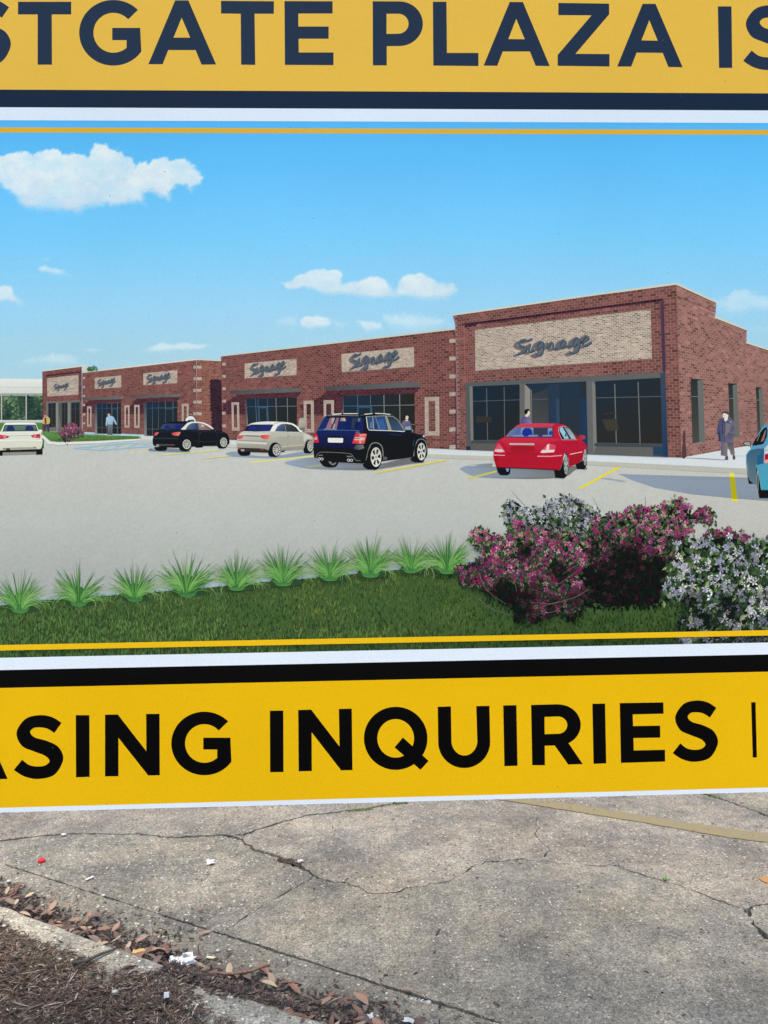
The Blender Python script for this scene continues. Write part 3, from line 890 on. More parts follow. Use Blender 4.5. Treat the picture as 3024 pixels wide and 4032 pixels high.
for p in ([(605, 838), (700, 845), (820, 856), (1000, 840), (1240, 822)], [(605, 838), (760, 822), (900, 806), (985, 800), (1240, 800)], [(690, 844), (790, 820)], [(810, 854), (900, 812)], [(920, 846), (1000, 804)], [(1030, 838), (1110, 806)], [(1140, 834), (1210, 800)], [(860, 808), (960, 812)], [(1240, 800), (1250, 845), (1310, 852)]):
    pave.stroke(Z1(p), 3.2, BLU)


# ------------------------------------------------------------------ people in the print
people = []
SKIN = (206, 176, 156)


def person(label):
    p = Art("printed_person", None, label); people.append(p); return p


p = person("printed person in a yellow jacket and red shirt at the leftmost shop")
p.poly(Z1([(356, 640), (402, 640), (406, 706), (390, 706), (380, 662), (370, 700), (356, 700)]), (58, 66, 78))
p.poly(Z1([(352, 596), (368, 584), (392, 582), (408, 600), (408, 626), (400, 642), (354, 642), (346, 632)]), (190, 176, 122), smooth=2)
p.poly(Z1([(364, 590), (378, 590), (382, 640), (366, 640)]), (140, 40, 44))
p.ell(*Z1([(372, 574)])[0], 4.6, 6.4, (188, 150, 130), n=14); p.poly(Z1([(362, 568), (366, 560), (378, 560), (383, 570), (372, 566)]), (90, 66, 54))
p = person("printed person in a light blue shirt and jeans on the sidewalk")
p.poly(Z1([(878, 640), (922, 640), (918, 735), (904, 735), (901, 670), (898, 735), (882, 735)]), None, grad=(Z1([(900, 640)])[0], (112, 118, 124), Z1([(900, 735)])[0], (84, 90, 98)))
p.poly(Z1([(868, 590), (888, 576), (912, 576), (930, 586), (952, 630), (954, 646), (944, 646), (924, 612), (922, 646), (880, 646), (880, 616), (874, 655), (864, 655), (866, 616)]), None, grad=(Z1([(870, 580)])[0], (168, 198, 220), Z1([(950, 640)])[0], (138, 172, 202)))
p.ell(*Z1([(869, 652)])[0], 2.4, 3.2, SKIN, n=8); p.ell(*Z1([(950, 642)])[0], 2.6, 2.8, SKIN, n=8)
p.ell(*Z1([(890, 565)])[0], 5.2, 7.0, SKIN, n=14); p.poly(Z1([(879, 562), (882, 550), (898, 549), (903, 560), (900, 570), (894, 557), (884, 558)]), (52, 46, 44))
p.poly(Z1([(882, 734), (898, 734), (898, 740), (880, 740)]), (198, 196, 190)); p.poly(Z1([(904, 734), (918, 734), (918, 740), (902, 740)]), (180, 180, 176))
p = person("printed person in white behind the black hatchback")
p.poly(Z2([(478, 618), (482, 600), (500, 584), (512, 578), (532, 578), (548, 590), (562, 612), (562, 620)]), (222, 226, 226))
p.ell(*Z2([(521, 562)])[0], 6.0, 8.2, (150, 118, 104), n=14); p.poly(Z2([(508, 560), (510, 548), (522, 543), (534, 550), (535, 562), (528, 552), (514, 554)]), (40, 36, 36)); p.poly(Z2([(512, 568), (530, 568), (526, 578), (516, 578)]), (70, 56, 52))
p.poly(Z2([(494, 620), (500, 608), (545, 606), (554, 618)]), (62, 70, 78))
p = person("printed person in a pale hooded top, seen from behind beside the SUV")
p.poly(Z3([(56, 874), (104, 874), (104, 920), (56, 920)]), (112, 108, 108))
p.poly(Z3([(50, 880), (56, 826), (66, 802), (84, 794), (100, 804), (108, 830), (106, 876), (78, 880), (60, 882)]), None, grad=(Z3([(60, 800)])[0], (186, 184, 172), Z3([(100, 880)])[0], (150, 146, 138)))
p.poly(Z3([(68, 806), (80, 796), (98, 804), (94, 820), (78, 822)]), (160, 156, 146))
p.poly(Z3([(70, 798), (66, 780), (76, 768), (90, 772), (92, 792), (86, 800)]), (96, 74, 70), smooth=2)
p = person("printed person in a purple sweater beside the SUV")
p.poly(Z3([(892, 880), (894, 840), (908, 824), (928, 816), (948, 818), (964, 828), (976, 870), (990, 905), (982, 912), (960, 886), (958, 912), (900, 912)]), None, grad=(Z3([(900, 820)])[0], (112, 104, 132), Z3([(970, 900)])[0], (92, 84, 112)))
p.poly(Z3([(878, 880), (896, 858), (910, 890), (900, 912), (876, 900)]), (142, 146, 168)); p.poly(Z3([(924, 816), (948, 814), (944, 826), (930, 828)]), (206, 200, 216))
p.poly(Z3([(976, 900), (988, 902), (990, 914), (980, 914)]), (220, 204, 192))
p.ell(*Z3([(937, 795)])[0], 6.4, 9.2, (222, 196, 178), n=16); p.poly(Z3([(918, 800), (916, 780), (926, 768), (942, 767), (950, 776), (946, 784), (930, 782), (924, 806)]), (26, 26, 30))
p = person("printed person in a violet shirt behind the red sedan")
p.poly(Z7([(556, 245), (558, 205), (574, 175), (600, 160), (640, 162), (660, 190), (668, 245)]), None, grad=(Z7([(560, 200)])[0], (76, 72, 128), Z7([(665, 220)])[0], (128, 118, 156)))
p.poly(Z7([(600, 166), (606, 140), (634, 138), (636, 166), (618, 172)]), (222, 202, 176)); p.ell(*Z7([(632, 128)])[0], 7.2, 11.0, (226, 206, 182), n=16)
p.poly(Z7([(592, 120), (594, 98), (612, 84), (640, 84), (652, 96), (648, 104), (632, 108), (628, 128), (612, 146), (598, 140)]), (24, 24, 30))
p = person("printed person in a long dark coat and wide trousers on the right sidewalk")
p.poly(Z8([(708, 815), (840, 830), (840, 1090), (820, 1110), (706, 1090)]), None, grad=(Z8([(710, 900)])[0], (92, 92, 116), Z8([(760, 900)])[0], (128, 120, 122))); p.poly(Z8([(830, 830), (955, 815), (990, 1060), (960, 1085), (910, 1080)]), None, grad=(Z8([(860, 850)])[0], (84, 80, 92), Z8([(960, 1000)])[0], (122, 114, 116)))
p.poly(Z8([(780, 1180), (800, 1110), (845, 1095), (858, 1150), (850, 1184), (800, 1190)]), (92, 86, 84)); p.poly(Z8([(944, 1085), (985, 1080), (1002, 1140), (990, 1176), (955, 1178), (944, 1150)]), (84, 78, 78))
coat = Z8([(690, 365), (760, 335), (800, 330), (860, 290), (930, 360), (985, 440), (1012, 540), (1000, 620), (960, 665), (965, 770), (950, 840), (820, 835), (665, 810), (655, 680), (625, 620), (630, 540), (660, 430)])
p.poly(coat, None, grad=(Z8([(680, 500)])[0], (70, 76, 112), Z8([(940, 560)])[0], (108, 104, 124)))
p.poly(Z8([(730, 370), (765, 360), (755, 560), (770, 800), (700, 800), (700, 560)]), (84, 84, 108)); p.poly(Z8([(735, 400), (760, 390), (745, 560), (760, 640), (725, 660)]), (52, 60, 104)); p.poly(Z8([(800, 430), (900, 470), (880, 600), (790, 720), (800, 560)]), (122, 114, 124)); p.poly(Z8([(840, 640), (930, 668), (950, 700), (930, 765), (870, 760), (835, 720)]), (92, 88, 106)); p.poly(Z8([(900, 570), (960, 480), (980, 540), (930, 640)]), (90, 88, 110)); p.poly(Z8([(640, 630), (690, 600), (700, 700), (700, 808), (664, 806), (655, 690)]), (52, 58, 88))
p.stroke(Z8([(770, 400), (790, 520), (780, 640), (770, 820)]), 1.6, (64, 62, 82)); p.stroke(Z8([(850, 650), (940, 672)]), 1.8, (60, 58, 76)); p.stroke(Z8([(830, 420), (880, 440), (900, 400)]), 1.8, (70, 68, 86))
p.poly(Z8([(776, 340), (850, 290), (845, 370), (800, 408), (780, 390)]), (226, 218, 202)); p.poly(Z8([(742, 270), (760, 240), (800, 232), (840, 250), (858, 290), (840, 330), (800, 352), (766, 340), (748, 310)]), (226, 218, 208), smooth=3)
p.poly(Z8([(735, 280), (728, 240), (750, 215), (800, 200), (850, 215), (870, 250), (858, 290), (838, 262), (800, 248), (765, 236), (748, 262)]), (72, 66, 66)); p.stroke(Z8([(756, 280), (790, 284)]), 1.4, (120, 104, 100)); p.stroke(Z8([(770, 322), (798, 326)]), 1.2, (160, 120, 116)); p.ell(*Z8([(902, 416)])[0], 3.4, 3.6, (150, 142, 134), n=9)
sidewalk2 = Art("printed_shadow", None, "thin printed shadow of the person in the long coat")
sidewalk2.poly(Z8([(0, 1138), (400, 1150), (780, 1176), (860, 1184), (780, 1192), (300, 1166), (0, 1148)]), (132, 146, 164)); sidewalk2.stroke(Z8([(1000, 1100), (1200, 1104)]), 2, (170, 180, 190))

# ------------------------------------------------------------------ cars in the print
def wheel(a, Z, cx, cy, rx, ry, tx, ty, trx, try_, spokes=9, rim=(190, 190, 182), tread=None):
    if tread: a.poly(Z(tread), (17, 20, 24))
    x, y = Z([(tx, ty)])[0]; k = Z.k
    a.ell(x, y, trx * k, try_ * k, (20, 23, 27))
    x, y = Z([(cx, cy)])[0]
    a.ell(x, y, rx * k * 1.12, ry * k * 1.1, (38, 40, 44))
    a.ell(x, y, rx * k, ry * k, rim, grad=((x, y - ry * k), tuple(c * .96 for c in rim), (x, y + ry * k), tuple(min(c * 1.08, 255) for c in rim)))
    for i in range(spokes):
        t0 = 6.283 * (i + .2) / spokes + .4; t1 = 6.283 * (i + .8) / spokes + .4
        q = []
        for t, r in ((t0, .34), (t0 + .06, .86), (t1 - .06, .86), (t1, .34)): q.append((x + rx * k * r * math.cos(t), y + ry * k * r * math.sin(t)))
        a.poly(q, (46, 48, 50))
    a.ell(x, y, rx * k * .16, ry * k * .16, (150, 150, 146), n=12)


cars = []
# black hatchback
a = Art("printed_car", None, "printed black hatchback with a silver roof arch")
a.poly(Y8([(66, 345), (120, 340), (188, 345), (182, 374), (150, 380), (100, 379), (76, 365)]), (16, 18, 22), smooth=3)
a.poly(Y8([(455, 338), (540, 330), (530, 348), (470, 350)]), (16, 18, 22))
body = Y8([(66, 225), (76, 203), (110, 172), (150, 122), (200, 103), (300, 96), (400, 94), (470, 97), (530, 105), (590, 130), (650, 176), (700, 186), (750, 202), (776, 230), (790, 268), (786, 312), (760, 318), (680, 330), (540, 333), (430, 340), (400, 352), (310, 350), (190, 346), (75, 332), (56, 314), (52, 272)])
a.poly(body, None, grad=(Y8([(300, 180)])[0], (20, 34, 44), Y8([(320, 345)])[0], (10, 18, 24)), smooth=3)
a.poly(Y8([(115, 180), (330, 180), (322, 200), (72, 204)]), (28, 42, 54))
a.poly(Y8([(62, 250), (300, 254), (296, 268), (60, 266)]), (38, 52, 62))
a.poly(Y8([(118, 170), (152, 124), (195, 116), (352, 117), (326, 170), (200, 174)]), None, grad=(Y8([(150, 120)])[0], (62, 74, 100), Y8([(330, 160)])[0], (34, 46, 98)), smooth=0)
for p in ([(160, 166), (180, 132), (205, 128), (222, 166)], [(262, 168), (276, 134), (320, 132), (318, 166)]): a.poly(Y8(p), (34, 44, 112))
a.stroke(Y8([(190, 162), (250, 170)]), 1.5, (20, 24, 30))
a.poly(Y8([(196, 104), (370, 92), (470, 97), (380, 110), (352, 117), (200, 114)]), (22, 28, 34))
a.poly(Y8([(322, 174), (346, 150), (385, 110), (420, 99), (480, 98), (540, 106), (590, 128), (640, 165), (657, 186), (640, 182), (585, 145), (535, 119), (480, 111), (430, 113), (400, 129), (380, 154), (369, 175)]), (218, 220, 212))
a.poly(Y8([(374, 173), (398, 136), (432, 116), (468, 114), (486, 174)]), None, grad=(Y8([(400, 130)])[0], (92, 112, 138), Y8([(440, 170)])[0], (44, 58, 104)))
a.poly(Y8([(478, 114), (532, 121), (582, 148), (620, 180), (490, 177)]), None, grad=(Y8([(480, 115)])[0], (152, 128, 132), Y8([(600, 175)])[0], (128, 92, 96)))
a.poly(Y8([(520, 122), (550, 135), (545, 150), (515, 148)]), (190, 176, 168))
for x in (472, 484): a.stroke(Y8([(x, 114), (x + 14, 176)]), 2.4, (26, 30, 34))
a.poly(Y8([(626, 165), (652, 168), (658, 184), (640, 188)]), (40, 46, 50))
a.stroke(Y8([(490, 178), (498, 250), (492, 325)]), 1.2, (48, 60, 70)); a.stroke(Y8([(665, 200), (676, 260), (668, 328)]), 1.2, (44, 56, 64))
a.stroke(Y8([(330, 185), (480, 188), (640, 196), (740, 210)]), 2.0, (40, 54, 66)); a.stroke(Y8([(440, 282), (560, 292), (660, 290)]), 2.2, (38, 50, 58))
a.stroke(Y8([(500, 208), (520, 208)]), 2.4, (60, 70, 78))
a.poly(Y8([(66, 229), (76, 204), (100, 198), (112, 205), (92, 227), (72, 234)]), None, grad=(Y8([(66, 205)])[0], (196, 66, 64), Y8([(110, 225)])[0], (226, 120, 110)))
a.poly(Y8([(230, 211), (260, 201), (319, 197), (316, 214), (300, 236), (252, 232)]), None, grad=(Y8([(240, 205)])[0], (192, 62, 60), Y8([(310, 230)])[0], (232, 128, 116)))
a.stroke(Y8([(112, 210), (228, 213)]), 2.0, (8, 12, 16))
a.poly(Y8([(84, 312), (258, 316), (268, 330), (92, 332)]), (72, 72, 72)); a.poly(Y8([(228, 314), (258, 315), (262, 326), (236, 326)]), (120, 58, 52))
for x in (94, 106): a.ell(*Y8([(x, 327)])[0], 3.2, 3.6, (196, 198, 198), n=10); a.ell(*Y8([(x, 327)])[0], 1.8, 2.0, (30, 30, 32), n=8)
wheel(a, Y8, 380, 316, 39, 46, 374, 324, 53, 60, 10, tread=[(304, 345), (330, 300), (372, 266), (380, 384), (340, 384), (312, 372)])
wheel(a, Y8, 734, 296, 33, 44, 730, 300, 45, 57, 10, tread=[(668, 330), (700, 300), (728, 246), (732, 357), (690, 356)])
cars.append(a)

# silver hatchback
a = Art("printed_car", None, "printed silver hatchback parked between the black hatchback and the SUV")
a.poly(Y8([(868, 366), (930, 372), (990, 382), (982, 420), (945, 428), (900, 426), (876, 405)]), (18, 20, 24), smooth=3)
a.poly(Y8([(1285, 380), (1330, 372), (1310, 390), (1290, 392)]), (20, 22, 24))
body = Y8([(864, 262), (872, 238), (895, 206), (925, 190), (945, 165), (985, 121), (1040, 107), (1120, 98), (1250, 98), (1330, 103), (1390, 114), (1440, 146), (1480, 190), (1540, 214), (1580, 238), (1600, 266), (1602, 312), (1592, 345), (1500, 364), (1400, 368), (1290, 376), (1175, 386), (1060, 380), (900, 372), (868, 350), (858, 312), (859, 284)])
a.poly(body, None, grad=(Y8([(1100, 190)])[0], (194, 193, 184), Y8([(1110, 375)])[0], (146, 143, 133)), smooth=3)
a.poly(Y8([(862, 285), (1150, 298), (1148, 318), (862, 304)]), (204, 204, 194))
a.poly(Y8([(900, 207), (1170, 210), (1172, 222), (1110, 226), (1076, 232), (936, 230), (884, 230)]), (202, 202, 193))
a.poly(Y8([(1240, 245), (1490, 238), (1530, 246), (1505, 330), (1300, 350), (1290, 300), (1255, 272)]), (166, 163, 150))
a.poly(Y8([(1505, 215), (1560, 232), (1590, 262), (1530, 262), (1505, 300), (1500, 245)]), (198, 198, 188))
a.poly(Y8([(925, 189), (958, 143), (1000, 126), (1195, 125), (1212, 128), (1180, 189), (1050, 194)]), None, grad=(Y8([(1000, 120)])[0], (30, 36, 58), Y8([(1100, 190)])[0], (44, 54, 104)))
for p in ([(970, 184), (990, 142), (1030, 138), (1052, 160), (1046, 186)], [(1100, 188), (1112, 145), (1160, 140), (1176, 160), (1164, 186)]): a.poly(Y8(p), (38, 46, 112), smooth=3)
a.stroke(Y8([(1010, 186), (1070, 190)]), 1.6, (20, 22, 26))
a.poly(Y8([(985, 120), (1040, 106), (1120, 98), (1250, 98), (1214, 124), (1000, 126)]), (222, 223, 216))
a.poly(Y8([(1178, 192), (1214, 128), (1262, 111), (1330, 105), (1400, 117), (1450, 150), (1478, 194), (1462, 192), (1425, 151), (1380, 125), (1320, 117), (1275, 124), (1246, 148), (1226, 192)]), (228, 228, 220))
a.poly(Y8([(1226, 191), (1248, 150), (1280, 127), (1318, 119), (1334, 193)]), None, grad=(Y8([(1250, 130)])[0], (96, 110, 130), Y8([(1300, 190)])[0], (48, 62, 108)))
a.poly(Y8([(1330, 119), (1390, 128), (1428, 153), (1462, 196), (1346, 195)]), None, grad=(Y8([(1340, 120)])[0], (64, 74, 80), Y8([(1440, 190)])[0], (38, 44, 46)))
a.stroke(Y8([(1324, 118), (1342, 195)]), 3.4, (30, 32, 34))
a.poly(Y8([(1464, 178), (1486, 182), (1492, 196), (1474, 206)]), (222, 222, 214)); a.poly(Y8([(1468, 200), (1480, 204), (1478, 212), (1468, 208)]), (30, 32, 34))
a.stroke(Y8([(1344, 196), (1352, 280), (1346, 358)]), 1.2, (140, 138, 126)); a.stroke(Y8([(1186, 206), (1340, 212), (1480, 226)]), 1.6, (178, 176, 164))
a.stroke(Y8([(1290, 340), (1500, 322)]), 1.6, (206, 204, 190)); a.ell(*Y8([(1362, 238)])[0], 4.5, 2.6, (150, 148, 136), n=10)
a.ell(*Y8([(1206, 228)])[0], 6, 7, (184, 182, 170), n=14)
a.poly(Y8([(866, 256), (880, 232), (924, 227), (932, 238), (906, 262), (872, 267)]), None, grad=(Y8([(870, 235)])[0], (190, 52, 54), Y8([(925, 262)])[0], (222, 110, 100)))
a.poly(Y8([(1077, 236), (1112, 226), (1176, 222), (1172, 250), (1156, 273), (1110, 263)]), None, grad=(Y8([(1090, 230)])[0], (186, 48, 52), Y8([(1165, 268)])[0], (228, 120, 108)))
a.stroke(Y8([(934, 234), (1078, 238)]), 3.2, (26, 26, 28)); a.stroke(Y8([(880, 278), (1150, 290)]), 1.4, (120, 118, 106))
a.poly(Y8([(866, 348), (1118, 356), (1176, 380), (1170, 398), (1010, 392), (880, 372)]), (52, 50, 48))
a.poly(Y8([(872, 349), (896, 350), (898, 360), (876, 360)]), (180, 60, 56)); a.poly(Y8([(1086, 356), (1116, 358), (1122, 370), (1090, 368)]), (180, 66, 60))
for x in (908, 924): a.ell(*Y8([(x, 373)])[0], 3.6, 4.2, (206, 206, 204), n=10); a.ell(*Y8([(x, 373)])[0], 2.0, 2.4, (30, 30, 32), n=8)
wheel(a, Y8, 1243, 370, 37, 54, 1228, 368, 56, 71, 10, tread=[(1160, 388), (1180, 330), (1228, 298), (1228, 439), (1180, 436), (1164, 420)])
wheel(a, Y8, 1566, 332, 28, 52, 1556, 338, 42, 66, 10, tread=[(1498, 370), (1520, 320), (1552, 272), (1556, 404), (1510, 402)])
cars.append(a)

# blue black SUV
S3 = frame(1200, 1600, 0.15672)
a = Art("printed_car", None, "printed dark blue SUV with roof rails and a blank white number plate")
a.poly(Z6([(302, 640), (400, 640), (500, 660), (496, 690), (470, 716), (400, 722), (345, 708), (314, 675)]), (15, 17, 20), smooth=3)
a.poly(S3([(570, 1330), (640, 1330), (690, 1450), (760, 1410), (800, 1420), (740, 1480), (680, 1478), (610, 1420)]), (124, 124, 120)); a.poly(S3([(640, 1340), (690, 1340), (760, 1410), (690, 1440)]), (20, 22, 24))
body = Z6([(240, 612), (232, 520), (238, 455), (238, 370), (262, 346), (278, 308), (320, 225), (352, 174), (400, 152), (500, 142), (735, 146), (800, 136), (900, 130), (1000, 135), (1095, 152), (1150, 195), (1228, 322), (1330, 345), (1424, 372), (1452, 410), (1472, 455), (1476, 560), (1460, 610), (1290, 612), (1180, 628), (990, 652), (800, 676), (760, 676), (480, 664), (400, 655), (290, 630)])
a.poly(body, None, grad=(Z6([(600, 340)])[0], (8, 16, 32), Z6([(640, 640)])[0], (5, 8, 14)))
a.poly(S3([(300, 640), (350, 560), (480, 290), (520, 270), (1400, 270), (1480, 300), (1470, 690), (1500, 960), (1500, 1050), (1390, 1095), (1250, 1090), (1110, 1050), (700, 1040), (400, 1010), (350, 1040), (240, 1060), (215, 960)]), None, grad=(S3([(700, 600)])[0], (14, 42, 94), S3([(700, 1060)])[0], (8, 26, 58)))
a.poly(S3([(340, 585), (430, 430), (505, 285), (1400, 285), (1370, 440), (1350, 600)]), None, grad=(S3([(500, 290)])[0], (20, 50, 104), S3([(1300, 560)])[0], (14, 32, 84)))
a.poly(S3([(530, 562), (580, 420), (640, 290), (760, 290), (650, 566)]), (146, 108, 116)); a.poly(S3([(680, 290), (760, 290), (700, 450), (676, 440)]), (178, 158, 150))
a.poly(S3([(690, 566), (800, 290), (862, 290), (800, 568)]), (138, 102, 112)); a.poly(S3([(690, 566), (740, 440), (770, 450), (735, 568)]), (178, 160, 152))
a.poly(S3([(885, 370), (905, 288), (1010, 288), (1040, 372)]), (158, 128, 132)); a.poly(S3([(950, 300), (1010, 290), (1030, 368), (960, 366)]), (182, 170, 160))
a.poly(S3([(1165, 570), (1190, 300), (1330, 300), (1330, 376), (1262, 380), (1240, 570)]), (44, 60, 76)); a.poly(S3([(1338, 296), (1398, 296), (1390, 385), (1336, 384)]), (96, 112, 128))
a.stroke(S3([(330, 594), (1370, 606)]), 1.6, (92, 120, 168)); a.stroke(S3([(475, 572), (805, 580)]), 2.2, (150, 160, 180))
a.stroke(S3([(320, 590), (420, 410), (490, 285)]), 1.8, (70, 100, 140))
a.poly(S3([(500, 262), (580, 240), (1350, 232), (1415, 260), (1400, 290), (1330, 268), (520, 288)]), (8, 12, 18)); a.stroke(S3([(530, 238), (900, 232), (1360, 240)]), 1.6, (150, 152, 148))
a.stroke(S3([(560, 232), (620, 205), (690, 196)]), 4.5, (84, 84, 84)); a.stroke(S3([(690, 205), (930, 186)]), 4.6, (214, 214, 206)); a.stroke(S3([(960, 186), (1330, 184)]), 3.6, (206, 206, 200)); a.stroke(S3([(925, 186), (965, 184)]), 4.6, (48, 48, 50))
a.stroke(Z6([(742, 158), (790, 142)]), 4.5, (70, 74, 78)); a.stroke(Z6([(788, 143), (880, 133)]), 3.8, (200, 200, 196)); a.stroke(Z6([(900, 132), (1000, 136), (1075, 146)]), 3.8, (206, 206, 200)); a.stroke(Z6([(1070, 146), (1108, 158)]), 4.0, (60, 62, 66)); a.stroke(Z6([(876, 134), (904, 132)]), 5, (44, 46, 50))
a.poly(S3([(520, 770), (760, 738), (1020, 775), (985, 880), (560, 875)]), (6, 14, 30)); a.poly(S3([(590, 792), (955, 798), (966, 815), (958, 905), (945, 915), (600, 908), (582, 895), (580, 800)]), (226, 228, 222))
a.poly(S3([(240, 1060), (350, 1040), (400, 1012), (700, 1042), (1110, 1052), (1250, 1095), (1390, 1098), (1500, 1050), (1520, 1090), (1530, 1380), (1300, 1365), (1160, 1200), (1060, 1185), (400, 1160), (330, 1200), (290, 1300), (250, 1290), (225, 1150)]), (8, 18, 30))
a.stroke(S3([(285, 1300), (320, 1200), (380, 1160), (480, 1152), (800, 1160), (1080, 1182), (1170, 1205), (1240, 1300), (1300, 1360), (1400, 1364)]), 2.4, (112, 114, 114), smooth=3)
a.poly(S3([(350, 1190), (480, 1176), (1070, 1200), (1150, 1240), (1170, 1300), (880, 1360), (480, 1320), (340, 1280)]), (20, 24, 26)); a.poly(S3([(490, 1215), (960, 1232), (1000, 1290), (860, 1350), (560, 1330), (500, 1290)]), (10, 14, 18))
a.poly(S3([(345, 1222), (455, 1218), (450, 1240), (350, 1242)]), (128, 128, 124)); a.poly(S3([(1050, 1245), (1180, 1250), (1185, 1272), (1060, 1270)]), (128, 128, 124))
for x, y in ((362, 1320), (432, 1324), (1100, 1352), (1176, 1356)): a.ell(*S3([(x, y)])[0], 6.0, 5.6, (206, 206, 206), n=14); a.ell(*S3([(x - 3, y)])[0], 3.6, 3.4, (24, 24, 28), n=12)
a.poly(S3([(222, 905), (240, 740), (262, 690), (300, 690), (330, 760), (354, 880), (345, 915)]), (206, 44, 62)); a.poly(S3([(245, 775), (305, 770), (312, 830), (240, 832)]), (206, 196, 188)); a.poly(S3([(245, 790), (306, 786), (308, 800), (244, 804)]), (60, 50, 52))
a.poly(S3([(1185, 930), (1265, 705), (1290, 690), (1530, 685), (1560, 710), (1500, 935), (1470, 942)]), None, grad=(S3([(1250, 700)])[0], (206, 40, 56), S3([(1500, 900)])[0], (222, 92, 96)))
a.poly(S3([(1240, 850), (1262, 780), (1510, 785), (1490, 855)]), (204, 192, 180)); a.stroke(S3([(1258, 815), (1385, 812)]), 2.6, (52, 50, 52)); a.poly(S3([(1370, 700), (1540, 695), (1545, 740), (1480, 745), (1380, 780)]), (228, 130, 128)); a.poly(S3([(1370, 860), (1420, 860), (1410, 938), (1372, 938)]), (234, 164, 150))
a.poly(S3([(1215, 1050), (1300, 960), (1380, 970), (1460, 960), (1500, 1050), (1380, 1090), (1260, 1080)]), None, grad=(S3([(1240, 1000)])[0], (24, 50, 84), S3([(1380, 1020)])[0], (118, 118, 108)))
a.poly(S3([(1270, 640), (1340, 620), (1390, 660), (1390, 690), (1290, 690)]), (88, 100, 116))
# side
a.poly(Z6([(806, 172), (830, 165), (1010, 162), (1050, 318), (836, 314), (815, 270)]), (58, 80, 110))
a.poly(Z6([(818, 182), (876, 176), (888, 302), (838, 300)]), (52, 76, 116)); a.poly(Z6([(884, 174), (1000, 166), (1044, 306), (896, 302)]), (46, 74, 120))
a.poly(Z6([(930, 304), (940, 210), (985, 196), (1004, 230), (1020, 304)]), (56, 92, 148), smooth=3); a.poly(Z6([(890, 302), (900, 240), (930, 240), (938, 304)]), (40, 62, 112)); a.poly(Z6([(845, 290), (850, 230), (874, 220), (880, 298)]), (98, 116, 140))
a.poly(Z6([(1010, 162), (1034, 160), (1086, 315), (1050, 318)]), (150, 148, 138))
a.poly(Z6([(1034, 164), (1100, 172), (1146, 205), (1222, 322), (1086, 312)]), None, grad=(Z6([(1050, 170)])[0], (44, 56, 60), Z6([(1150, 310)])[0], (60, 84, 120)))
a.stroke(Z6([(808, 168), (824, 290), (838, 314), (1050, 320), (1226, 330)]), 3.0, (208, 212, 212)); a.stroke(Z6([(808, 168), (1000, 158), (1100, 166), (1150, 202), (1228, 328)]), 2.4, (150, 154, 152)); a.stroke(Z6([(878, 174), (890, 304)]), 2.0, (186, 190, 190)); a.stroke(Z6([(908, 172), (950, 304)]), 1.4, (164, 170, 174))
a.poly(Z6([(1230, 280), (1280, 272), (1294, 284), (1290, 312), (1250, 318), (1236, 312)]), (124, 162, 178)); a.poly(Z6([(1236, 312), (1300, 314), (1320, 332), (1240, 330)]), (18, 22, 28))
a.poly(Z6([(840, 335), (1220, 342), (1330, 356), (1420, 380), (1300, 372), (1000, 366), (845, 350)]), (14, 28, 50)); a.poly(Z6([(1040, 350), (1200, 362), (1190, 376), (1080, 372)]), (26, 44, 70)); a.poly(Z6([(1400, 362), (1440, 390), (1436, 404), (1405, 390)]), (28, 50, 90))
a.ell(*Z6([(1434, 380)])[0], 3.0, 4.6, (210, 218, 226), n=10)
a.poly(Z6([(1312, 490), (1324, 420), (1332, 420), (1322, 490)]), (40, 60, 92)); a.stroke(Z6([(900, 480), (1180, 500)]), 1.6, (16, 26, 40))
a.stroke(Z6([(806, 650), (830, 540), (860, 470), (900, 452), (950, 464), (984, 510), (990, 600)]), 3.8, (128, 130, 130), smooth=3); a.stroke(Z6([(1322, 600), (1340, 510), (1364, 430), (1400, 412), (1440, 424), (1464, 470), (1468, 560)]), 3.4, (122, 124, 124), smooth=3)
a.poly(Z6([(990, 602), (1030, 606), (1040, 616), (1030, 636), (992, 640)]), (96, 92, 90))
wheel(a, Z6, 914, 608, 58, 106, 898, 612, 80, 136, 6, (206, 206, 196), tread=[(768, 690), (800, 660), (850, 500), (900, 478), (900, 748), (820, 742), (780, 715)])
wheel(a, Z6, 1408, 548, 45, 95, 1396, 550, 64, 118, 6, (206, 206, 196), tread=[(1284, 626), (1330, 600), (1360, 470), (1398, 434), (1396, 668), (1330, 664), (1296, 645)])
cars.append(a)

# red sedan
a = Art("printed_car", None, "printed red sedan seen from behind before the tall shop")
a.poly(Z7([(286, 712), (445, 720), (438, 785), (408, 808), (330, 806), (304, 775)]), (16, 18, 20)); a.poly(Z7([(390, 728), (428, 730), (420, 765), (400, 765)]), (124, 150, 206))
a.poly(Z7([(1150, 688), (1240, 640), (1256, 510), (1276, 560), (1272, 690), (1246, 740), (1166, 736)]), (16, 18, 20))
a.poly(Z7([(915, 745), (985, 746), (1020, 640), (1046, 560), (1070, 596), (1073, 735), (1046, 820), (1020, 840), (930, 833)]), (17, 19, 22))
body = Z7([(253, 590), (262, 530), (290, 460), (320, 418), (385, 385), (430, 335), (510, 262), (560, 248), (750, 240), (930, 243), (1020, 255), (1080, 290), (1150, 370), (1180, 400), (1232, 440), (1264, 478), (1278, 520), (1270, 545), (1255, 500), (1238, 545), (1228, 640), (1150, 690), (1076, 716), (1074, 620), (1050, 550), (1026, 570), (1005, 680), (975, 752), (900, 741), (640, 728), (330, 720), (285, 715), (264, 645)])
a.poly(body, None, grad=(Z7([(600, 380)])[0], (186, 34, 60), Z7([(600, 740)])[0], (168, 20, 46)))
